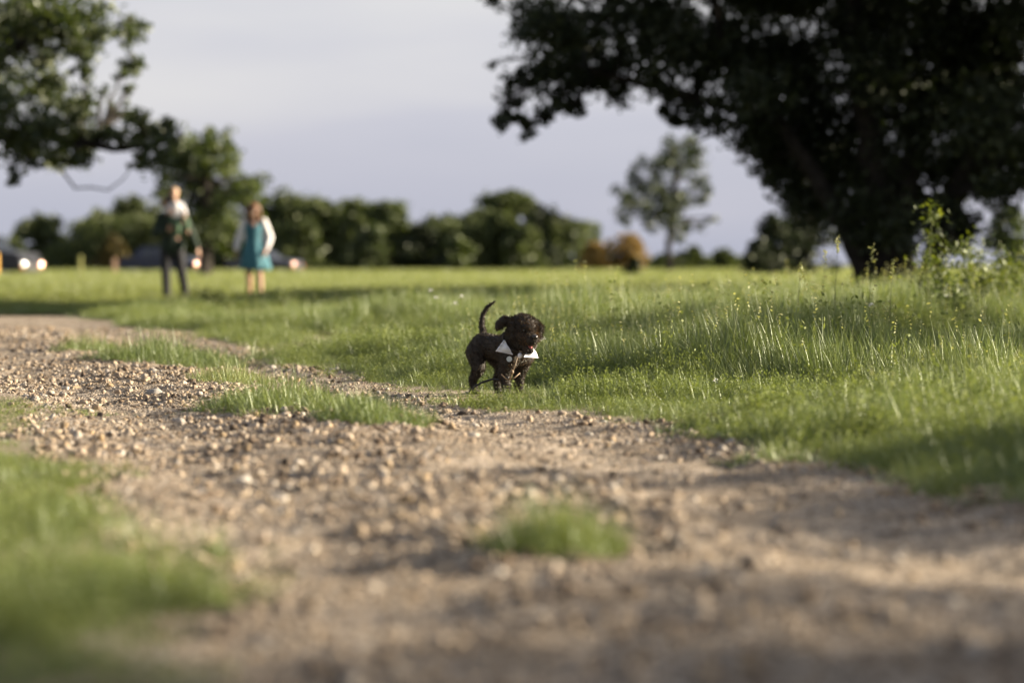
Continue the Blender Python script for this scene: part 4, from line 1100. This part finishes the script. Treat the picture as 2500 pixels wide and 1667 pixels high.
def man():
    K = 40.6; x = (421 - 1250) / FPX * K
    root = empty('person', (x, K, gz(x, K) - 0.01))
    tag(root, 'person in a dark green jacket and black trousers carrying a child high at the chest', 'person')
    sh = {-1: V3(-.19, .0, 1.40), 1: V3(.19, -.01, 1.40)}
    el = {-1: V3(-.27, -.06, 1.12), 1: V3(.33, -.02, 1.12)}
    wr = {-1: V3(-.02, -.27, 1.18), 1: V3(.45, -.12, .86)}
    hip = {-1: V3(-.09, 0, .92), 1: V3(.09, .0, .92)}
    kn = {-1: V3(-.10, -.08, .50), 1: V3(.15, .02, .50)}
    an = {-1: V3(-.09, -.06, .09), 1: V3(.18, .24, .13)}
    hc = V3(-.05, -.03, 1.655)
    b = MB()
    b.chain([V3(0, 0, .95), V3(0, 0, 1.12), V3(0, 0, 1.30)], [.14, .13, .15]); b.cap(sh[-1], sh[1], .07)
    b.cap(V3(0, 0, 1.42), V3(-.04, -.02, 1.58), .062, .056)
    ev, rt, up = head(b, hc, (-.95, -.15, -.12), .104)
    for s in (-1, 1):
        b.chain([sh[s], el[s], wr[s]], [.055, .042, .028]); b.chain([hip[s], kn[s], an[s]], [.085, .058, .040])
        b.cap(an[s] + V3(0, .02, -.05), an[s] + V3(.0, -.16, -.06), .038, .030)
    hand(b, wr[-1], V3(.75, -.3, .4), V3(0, -.3, 1), V3(0, 1, .2), 1.05, .5)
    hand(b, wr[1], V3(.25, -.1, -1), V3(0, -1, -.1), V3(-1, 0, 0), 1.05, .45)
    b.fuse('body', M_SKIN, root, .0085, 4)
    eyes(ev, .104, root)
    M_GREEN = plain('dark_green_cloth', (0.018, 0.032, 0.022), 0.85, var=0.25, scale=25, bump=0.3)
    M_BLACK = plain('black_cloth', (0.013, 0.013, 0.018), 0.85, var=0.25, scale=25, bump=0.3)
    j = MB()
    j.chain([V3(0, 0, .90), V3(0, .005, 1.10), V3(0, .0, 1.30)], [.172, .160, .172]); j.cap(sh[-1] + V3(.02, 0, .0), sh[1] - V3(.02, 0, 0), .092)
    j.cap(V3(-.08, 0, 1.25), V3(.08, 0, 1.25), .15); j.cap(V3(-.07, 0, .92), V3(.07, 0, .92), .145)
    for s in (-1, 1): j.chain([sh[s], el[s], el[s].lerp(wr[s], .9)], [.078, .064, .046])
    j.cap(V3(0, .0, 1.46), V3(-.02, -.01, 1.52), .078, .072)
    j.fuse('jacket', M_GREEN, root, .014, 5)
    t = MB()
    t.cap(hip[-1] + V3(.01, 0, .02), hip[1] + V3(-.01, 0, .02), .128)
    for s in (-1, 1): t.chain([hip[s] + V3(0, 0, -.03), kn[s], an[s] + V3(0, 0, .0)], [.112, .083, .066])
    t.fuse('trousers', M_BLACK, root, .014, 4)
    for s in (-1, 1):
        q = MB(); q.cap(an[s] + V3(0, .03, -.045), an[s] + V3(0, -.17, -.055), .052, .044); q.cap(an[s] + V3(0, 0, .0), an[s] + V3(0, -.03, -.04), .052, .05)
        q.fuse('shoe', M_BLACK, root, .012, 3)
    hm = MB(); up = V3(0, 0, 1)
    hm.ball(hc + V3(.015, .0, .035), (.106, .104, .098)); hm.ball(hc + V3(.045, .0, -.02), (.080, .095, .098))
    hm.fuse('hair', plain('black_hair', (0.012, 0.010, 0.012), 0.6, var=0.3, scale=60, bump=0.5), root, .010, 2)
    # child held on the arm
    croot = empty('person', (x, K, gz(x, K) - 0.01)); tag(croot, 'fair-haired child in a white shirt carried high on the arm of the person in green', 'person')
    c = MB(); o = V3(.10, -.215, 0)
    c.chain([o + V3(.01, .0, 1.37), o + V3(.0, .0, 1.56)], [.085, .080]); c.cap(o + V3(-.07, 0, 1.58), o + V3(.07, 0, 1.58), .045)
    c.cap(o + V3(0, 0, 1.60), o + V3(-.02, -.0, 1.70), .038)
    cv, rt, up = head(c, o + V3(-.035, -.01, 1.79), (.2, -1, -.1), .083)
    arms = {-1: [o + V3(-.09, -.02, 1.57), o + V3(-.14, -.06, 1.46), o + V3(-.11, -.14, 1.48)], 1: [o + V3(.09, -.0, 1.57), o + V3(.15, -.04, 1.44), o + V3(.15, -.12, 1.36)]}
    legs = {-1: [o + V3(-.04, -.04, 1.34), o + V3(.04, -.17, 1.24), o + V3(.03, -.15, 1.06)], 1: [o + V3(.06, -.04, 1.36), o + V3(.17, -.12, 1.33), o + V3(.20, -.10, 1.17)]}
    for s in (-1, 1):
        c.chain(arms[s], [.034, .028, .022]); c.chain(legs[s], [.055, .042, .028]); c.cap(legs[s][2], legs[s][2] + V3(.02, -.07, -.035), .024, .020)
        hand(c, arms[s][2], arms[s][2] - arms[s][1], V3(0, -.3, 1), V3(-s, 0, 0), .62, .4)
    c.fuse('body', M_SKIN, croot, .0065, 3); eyes(cv, .083, croot)
    sm = MB(); sm.chain([o + V3(.01, 0, 1.36), o + V3(0, 0, 1.56)], [.103, .096]); sm.cap(o + V3(-.07, 0, 1.585), o + V3(.07, 0, 1.585), .056)
    for s in (-1, 1): sm.cap(arms[s][0], arms[s][0].lerp(arms[s][1], .8), .05, .046)
    sm.fuse('shirt', plain('white_cotton', (0.74, 0.73, 0.76), 0.85, var=0.06, scale=30, bump=0.2), croot, .010, 3)
    tm = MB(); tm.cap(o + V3(-.03, -.02, 1.35), o + V3(.05, -.02, 1.35), .088)
    for s in (-1, 1): tm.chain([legs[s][0], legs[s][1], legs[s][1].lerp(legs[s][2], .75)], [.072, .057, .047])
    tm.fuse('trousers', plain('soft_green_cloth', (0.06, 0.11, 0.06), 0.85, var=0.15, scale=30, bump=0.2), croot, .010, 3)
    hb = MB(); q = o + V3(-.035, -.01, 1.79); hb.ball(q + V3(0, .018, .028), (.078, .084, .074)); hb.ball(q + V3(0, .035, -.02), (.066, .055, .06))
    hb.fuse('hair', plain('fair_hair', (0.52, 0.36, 0.17), 0.6, var=0.2, scale=60, bump=0.4), croot, .008, 2)
man()

def woman():
    K = 40.0; x = (620 - 1250) / FPX * K
    root = empty('person', (x, K, gz(x, K) - 0.01))
    tag(root, 'person in a teal dress and white cardigan with auburn hair looking down while walking', 'person')
    sh = {-1: V3(-.155, .0, 1.28), 1: V3(.165, .0, 1.29)}
    el = {-1: V3(-.255, .03, 1.02), 1: V3(.265, .02, 1.03)}
    wr = {-1: V3(-.285, -.06, .80), 1: V3(.215, -.09, .82)}
    hip = {-1: V3(-.085, 0, .86), 1: V3(.085, 0, .86)}
    kn = {-1: V3(-.085, .02, .46), 1: V3(.10, -.10, .47)}
    an = {-1: V3(-.085, .14, .11), 1: V3(.125, -.09, .085)}
    hc = V3(.0, -.06, 1.475)
    b = MB()
    b.chain([V3(0, 0, .88), V3(0, 0, 1.05), V3(0, 0, 1.20)], [.135, .105, .125]); b.cap(sh[-1], sh[1], .055)
    b.cap(V3(0, 0, 1.29), V3(0, -.04, 1.41), .05, .048)
    ev, rt, up = head(b, hc, (-.12, -1, -.55), .098)
    for s in (-1, 1):
        b.chain([sh[s], el[s], wr[s]], [.046, .036, .024]); b.chain([hip[s], kn[s], kn[s].lerp(an[s], .35) + V3(0, .02, 0), an[s]], [.085, .053, .052, .034])
        b.cap(an[s] + V3(0, .02, -.045), an[s] + V3(0, -.14, -.055), .032, .026)
    hand(b, wr[-1], wr[-1] - el[-1], V3(0, -1, 0), V3(1, 0, 0), .92, .5)
    hand(b, wr[1], wr[1] - el[1], V3(0, -1, 0), V3(-1, 0, 0), .92, .5)
    b.fuse('body', M_SKIN, root, .008, 4)
    eyes(ev, .098, root)
    M_TEAL = plain('teal_cloth', (0.042, 0.15, 0.195), 0.8, var=0.18, scale=18, bump=0.25)
    # dress: bodice, then a flared skirt with folds
    V = []; F = []; NK = 48
    rings = [(1.27, .135, .085), (1.20, .155, .118), (1.10, .140, .112), (1.00, .135, .112), (.92, .160, .135), (.80, .195, .165), (.66, .225, .195), (.54, .250, .225), (.50, .255, .232)]
    for i, (z, rx, ry) in enumerate(rings):
        fold = max(0, i - 3) / 5 * .018
        for j in range(NK):
            t = 2 * math.pi * j / NK
            f = 1 + fold / rx * math.sin(9 * t + .6 * math.sin(3 * t))
            V.append((rx * f * math.cos(t) + (.02 if i > 5 else 0), ry * f * math.sin(t) - .01 + (.02 if i > 6 else 0), z + (.012 * math.sin(5 * t) if i == 8 else 0)))
    n = len(rings)
    for z, rx, ry in ((.505, .245, .222), (.80, .18, .15)):
        for j in range(NK):
            t = 2 * math.pi * j / NK; V.append((rx * math.cos(t) + .02, ry * math.sin(t), z))
    for i in range(n + 1):
        for j in range(NK): F.append((i * NK + j, (i + 1) * NK + j, (i + 1) * NK + (j + 1) % NK, i * NK + (j + 1) % NK))
    d = MB(); d.add(V, F); d.build('dress', M_TEAL, root)
    for s in (-1, 1):
        q = MB(); q.chain([V3(s * .075, -.085, 1.24), V3(s * .09, -.04, 1.325), V3(s * .085, .06, 1.29)], [.016, .016, .016]); q.build('strap', M_TEAL, root)
    cg = MB()
    for s in (-1, 1):
        cg.chain([sh[s], el[s], el[s].lerp(wr[s], .82)], [.064, .058, .042])
        cg.chain([V3(s * .11, .02, 1.30), V3(s * .125, .03, 1.12), V3(s * .13, .03, .98)], [.055, .052, .045])
    cg.cap(V3(-.12, .075, 1.24), V3(.12, .075, 1.24), .05); cg.cap(V3(-.10, .075, 1.06), V3(.10, .075, 1.06), .05); cg.cap(V3(-.11, .08, 1.15), V3(.11, .08, 1.15), .05)
    cg.fuse('cardigan', plain('white_knit', (0.80, 0.77, 0.80), 0.9, var=0.07, scale=45, bump=0.3), root, .011, 4)
    for s in (-1, 1):
        q = MB(); q.cap(an[s] + V3(0, .025, -.045), an[s] + V3(0, -.15, -.055), .040, .033); q.fuse('shoe', plain('tan_leather', (0.25, 0.14, 0.07), 0.6), root, .010, 3)
    h = MB(); h.ball(hc + V3(.0, .005, .050), (.102, .112, .092)); h.ball(hc + V3(-.0, -.065, .045), (.092, .060, .055)); h.ball(hc + V3(0, .07, -.03), (.095, .07, .10))
    for s in (-1, 1): h.chain([hc + V3(s * .08, .0, .05), hc + V3(s * .105, -.02, -.04), hc + V3(s * .10, .0, -.14), hc + V3(s * .09, .02, -.19)], [.035, .034, .034, .022])
    h.fuse('hair', plain('auburn_hair', (0.13, 0.055, 0.02), 0.55, var=0.35, scale=50, bump=0.5), root, .010, 2)
woman()

# ------------------------------------------------------------------ the dog
DX, DY = (1222 - 1250) / FPX * 11.0, 11.0
DZ = gz(DX, DY) - 0.008
DROT = math.atan2(-0.77, 0.64)
def W(x, y, z):
    """offsets in the place's own axes (x across, y away, z up) -> the dog's axes (forward, its left, up)"""
    v = Matrix.Rotation(-DROT, 3, 'Z') @ Vector((x, y, 0)); return Vector((v.x, v.y, z))
def dog():
    rg = np.random.default_rng(77)
    root = empty('dog', (DX, DY, DZ), DROT)
    tag(root, 'small curly dark brown dog in a white bow tie walking with its tail raised', 'dog')
    M_HIDE = plain('dark_hide', (0.020, 0.014, 0.010), 0.8, var=0.3, scale=60)
    M_FUR = leafy('brown_fur', [(0.0, (0.012, 0.008, 0.006)), (0.6, (0.030, 0.018, 0.011)), (1.0, (0.085, 0.052, 0.028))], trans=0.12, gloss=0.05, rough=0.4, tint=(1.3, 1.0, 0.7))
    M_FUR2 = leafy('tan_lit_fur', [(0.0, (0.05, 0.027, 0.012)), (0.5, (0.14, 0.075, 0.028)), (1.0, (0.26, 0.15, 0.06))], trans=0.15, gloss=0.04, rough=0.4, tint=(1.2, 1.0, 0.8))
    H = V3(.205, -.040, .312); F = V3(.97, -.22, -.10).normalized(); rt = W(1, .2, 0); rt = (rt - F * rt.dot(F)).normalized(); up = rt.cross(F)
    if up.z < 0: up = -up
    b = MB()
    b.chain([V3(-.120, 0, .238), V3(-.05, 0, .233), V3(.04, 0, .228), V3(.108, 0, .216)], [.056, .052, .060, .071])
    b.cap(V3(-.114, .026, .235), V3(-.114, -.026, .235), .047)
    b.chain([V3(.10, 0, .245), V3(.16, -.02, .285), H], [.072, .062, .055])
    b.ball(H + up * .012, (.066, .068, .062), 16, 12)
    b.ball(H - up * .02 + F * .012, (.062, .062, .056), 16, 12)
    b.cap(H + F * .050 - up * .022, H + F * .092 - up * .026, .037, .029)
    b.cap(H + F * .040 - up * .072, H + F * .070 - up * .080, .026, .019)
    b.ball(H + F * .058 + up * .022, (.03, .04, .02))
    lx = W(-1, .15, 0)
    b.chain([H + lx * .050 + up * .040, H + lx * .082 + up * .046, H + lx * .104 + up * .026, H + lx * .112 + up * .010], [.016, .021, .021, .013])
    b.chain([H - lx * .052 + up * .036 + W(0, .02, 0), H - lx * .072 + up * .010 + W(0, .03, 0), H - lx * .070 - up * .030 + W(0, .03, 0)], [.017, .021, .017])
    for pts, rad in (([(.125, -.045, .185), (.085, -.050, .118), (.100, -.047, .058), (.104, -.046, .02), (.126, -.046, .013)], [.042, .028, .020, .019, .019]),
                     ([(.115, .045, .185), (.068, .052, .118), (.076, .048, .058), (.078, .047, .02), (.100, .047, .013)], [.042, .028, .020, .019, .019]),
                     ([(-.122, -.044, .205), (-.092, -.052, .132), (-.140, -.050, .080), (-.130, -.048, .02), (-.108, -.048, .012)], [.048, .029, .017, .0165, .018]),
                     ([(-.112, .044, .205), (-.050, .056, .134), (-.098, .058, .082), (-.086, .058, .02), (-.064, .058, .012)], [.047, .029, .017, .0165, .018])):
        b.chain([V3(*p) for p in pts], rad)
    tail = [V3(-.140, .020, .268), V3(-.176, .033, .322), V3(-.192, .050, .372), V3(-.172, .064, .412), V3(-.132, .074, .436)]
    b.chain(tail, [.019, .013, .011, .009, .006])
    body = b.fuse('body', M_HIDE, root, .0055, 6)
    # coat: short strands lying in waves over the whole body
    me = body.data
    nf = len(me.polygons); C = np.empty(nf * 3); N = np.empty(nf * 3); A = np.empty(nf)
    me.polygons.foreach_get('center', C); me.polygons.foreach_get('normal', N); me.polygons.foreach_get('area', A)
    C = C.reshape(-1, 3); N = N.reshape(-1, 3)
    k = rg.choice(nf, 46000, p=A / A.sum()); P = C[k] + rg.normal(0, .0018, (len(k), 3)); Nn = N[k]
    hd = np.linalg.norm(P - np.array(H)[None], axis=1)
    isHead = hd < .105
    fp = (P - np.array(H)) @ np.array(F); upv = (P - np.array(H)) @ np.array(up)
    snout = isHead & (fp > .045)
    tl = P[:, 2] > .30; isTail = tl & (P[:, 0] < -.1)
    isLeg = P[:, 2] < .13
    wave = np.stack([np.sin(P[:, 0] * 210 + P[:, 2] * 130), np.sin(P[:, 1] * 240 + 1.7 + P[:, 0] * 90), np.sin(P[:, 2] * 220 + P[:, 1] * 150)], 1)
    flow = np.tile(np.array([[-.8, 0, -.55]]), (len(P), 1))
    flow[isLeg] = [-.15, 0, -1.0]
    flow[isTail] = np.array([.25, 0, .5])
    ro = (P - np.array(H)) / np.maximum(hd[:, None], 1e-6)
    flow[isHead] = ro[isHead] * .5 + np.array([0, 0, -.35])
    D = Nn * .65 + flow * .75 + wave * .55 + rg.normal(0, .18, P.shape)
    D /= np.linalg.norm(D, axis=1)[:, None]
    L = np.full(len(P), .014); L[isLeg] = .016; L[isHead] = .021; L[snout] = .014; L[isTail] = rg.uniform(.008, .021, int(isTail.sum()))
    ear = isHead & (np.abs((P - np.array(H)) @ np.array(lx)) > .062); L[ear] = .028
    beard_chestlit = (snout & (upv < .0) & (rg.uniform(0, 1, len(P)) < .75)) | (snout & (rg.uniform(0, 1, len(P)) < .25))
    chestlit = (P[:, 0] > .14) & (P[:, 2] < .2) & (rg.uniform(0, 1, len(P)) < .22)  # tan strands scattered here paint a sunlit look onto the dark chest
    beard_chestlit = beard_chestlit | chestlit
    for nm, sel, mt in (('fur', ~beard_chestlit, M_FUR), ('beard_chestlit', beard_chestlit, M_FUR2)):
        Vv, Ff = hair_strands(P[sel], D[sel], 1.0, .0011, rg, .0)
        n = sel.sum(); Vv = Vv.reshape(n, 5, 3); base = P[sel][:, None, :]
        Vv = base + (Vv - base) * np.stack([np.ones((n, 1)), np.ones((n, 1)), L[sel][:, None], L[sel][:, None], L[sel][:, None]], 1)
        o = link(nm, np_mesh(nm, Vv.reshape(-1, 3), Ff), mt, root); o['kind'] = 'stuff'
    M_NOSE = plain('wet_nose', (0.012, 0.010, 0.010), 0.2, spec=0.7)
    n = MB(); n.ball(H + F * .121 - up * .014, (.011, .015, .010)); n.build('nose', M_NOSE, root)
    for s in (-1, 1):
        e = MB(); e.ball(H + F * .066 + up * .010 + rt * s * .027, .0085, 12, 8); e.build('eye', M_NOSE, root)
    t = MB(); t.chain([H + F * .050 - up * .056, H + F * .076 - up * .062, H + F * .082 - up * .067], [.011, .010, .007]); t.build('tongue', plain('tongue', (0.42, 0.12, 0.12), 0.4), root)
    # bow tie: two puffed wings and a knot on a collar
    M_BOW = plain('white_bow_cloth', (0.74, 0.72, 0.76), 0.8, var=0.05, scale=60, bump=0.15)
    bow = empty('bow_tie'); bow.parent = root
    def wing(pts, y):
        c3 = [W(px * .001904, yy, (960 - py) * .001904) for (px, py), yy in zip(pts, y)]
        cen = sum(c3, Vector()) / 3; nf_ = (c3[1] - c3[0]).cross(c3[2] - c3[0]).normalized()
        m = MB(); V = []; F_ = []
        q = 7
        for sgn in (1, -1):
            b0 = len(V); idx = {}
            for i in range(q):
                for j in range(q - i):
                    kk = q - 1 - i - j
                    l = (i / (q - 1), j / (q - 1), kk / (q - 1))
                    p = c3[0] * l[0] + c3[1] * l[1] + c3[2] * l[2]
                    puff = .003 + .016 * (27 * l[0] * l[1] * l[2]) ** .5 + .0018 * math.sin(26 * l[0] + 9 * l[1])
                    idx[i, j] = len(V); V.append(p + nf_ * sgn * puff)
            for i in range(q - 1):
                for j in range(q - 1 - i):
                    t1 = (idx[i, j], idx[i + 1, j], idx[i, j + 1]); F_.append(t1 if sgn > 0 else t1[::-1])
                    if i + j < q - 2:
                        t2 = (idx[i + 1, j], idx[i + 1, j + 1], idx[i, j + 1]); F_.append(t2 if sgn > 0 else t2[::-1])
            if sgn > 0: top = dict(idx)
            else:
                rim = [(i, 0) for i in range(q)] + [(q - 1 - j, j) for j in range(1, q)] + [(0, j) for j in range(q - 2, 0, -1)]
                for a in range(len(rim)):
                    r0, r1 = rim[a], rim[(a + 1) % len(rim)]
                    F_.append((top[r0], top[r1], idx[r1], idx[r0]))
        m.add(V, F_); m.build('wing', M_BOW, bow)
    wing([(1231 - 1222, 818), (1212 - 1222, 843), (1251 - 1222, 853)], (-.232, -.272, -.205))
    wing([(1297 - 1222, 833), (1276 - 1222, 857), (1312 - 1222, 861)], (-.205, -.255, -.185))
    kq = MB(); kq.ball(W(.088, -.205, .200), (.011, .011, .013)); kq.build('knot', M_BOW, bow)
    co = MB(); cc = V3(.150, -.012, .262); nx = V3(.62, -.2, .75).normalized(); a1 = nx.orthogonal().normalized(); a2 = nx.cross(a1)
    ring = [cc + (a1 * math.cos(t) + a2 * math.sin(t)) * .076 for t in np.linspace(0, 2 * math.pi, 25)]
    co.tube(ring, .006, 6, cap=False); co.build('collar', M_HIDE, root)
    tg = MB(); tg.tube([W(.040, -.232, .186), W(.040, -.236, .186)], .0125, 16); tg.build('name_tag', plain('tag_metal', (0.42, 0.46, 0.48), 0.4, metal=0.7), root, smooth=False)
    M_STRAP = plain('tan_webbing', (0.17, 0.115, 0.065), 0.6, var=0.1, scale=80)
    hs = MB()
    pt = lambda px, py, y: W((px - 1222) * .001904, y, (960 - py) * .001904)
    for seq in ([(1262, 860, -.205), (1254, 885, -.205), (1247, 905, -.200), (1241, 913, -.190)], [(1241, 913, -.190), (1232, 908, -.182), (1224, 900, -.168)],
                [(1241, 913, -.190), (1256, 907, -.185), (1268, 897, -.170)]):
        hs.tube([pt(q[0], q[1], q[2] + .016) for q in seq], .0030, 6)
    hs.ball(pt(1249, 893, -.212), (.010, .010, .010)); hs.build('harness', M_STRAP, root)
dog()
def leash():
    root_m = Matrix.Rotation(DROT, 3, 'Z')
    s = MB()
    pts = [(.035, -.15, .092), (.0, -.10, .080), (-.034, -.07, .081), (-.075, -.06, .068), (-.108, -.04, .052), (-.132, .0, .03), (-.145, .05, .010), (-.16, .14, .008), (-.12, .22, .008)]
    me_pts = [Vector(p) for p in pts]
    s.tube(me_pts, .0052, 7)
    o = s.build('leash', plain('black_webbing', (0.012, 0.012, 0.014), 0.7), None); o.location = (DX, DY, DZ + .008)
    tag(o, 'black leash trailing from the dog harness into the grass behind its legs', 'leash')
leash()
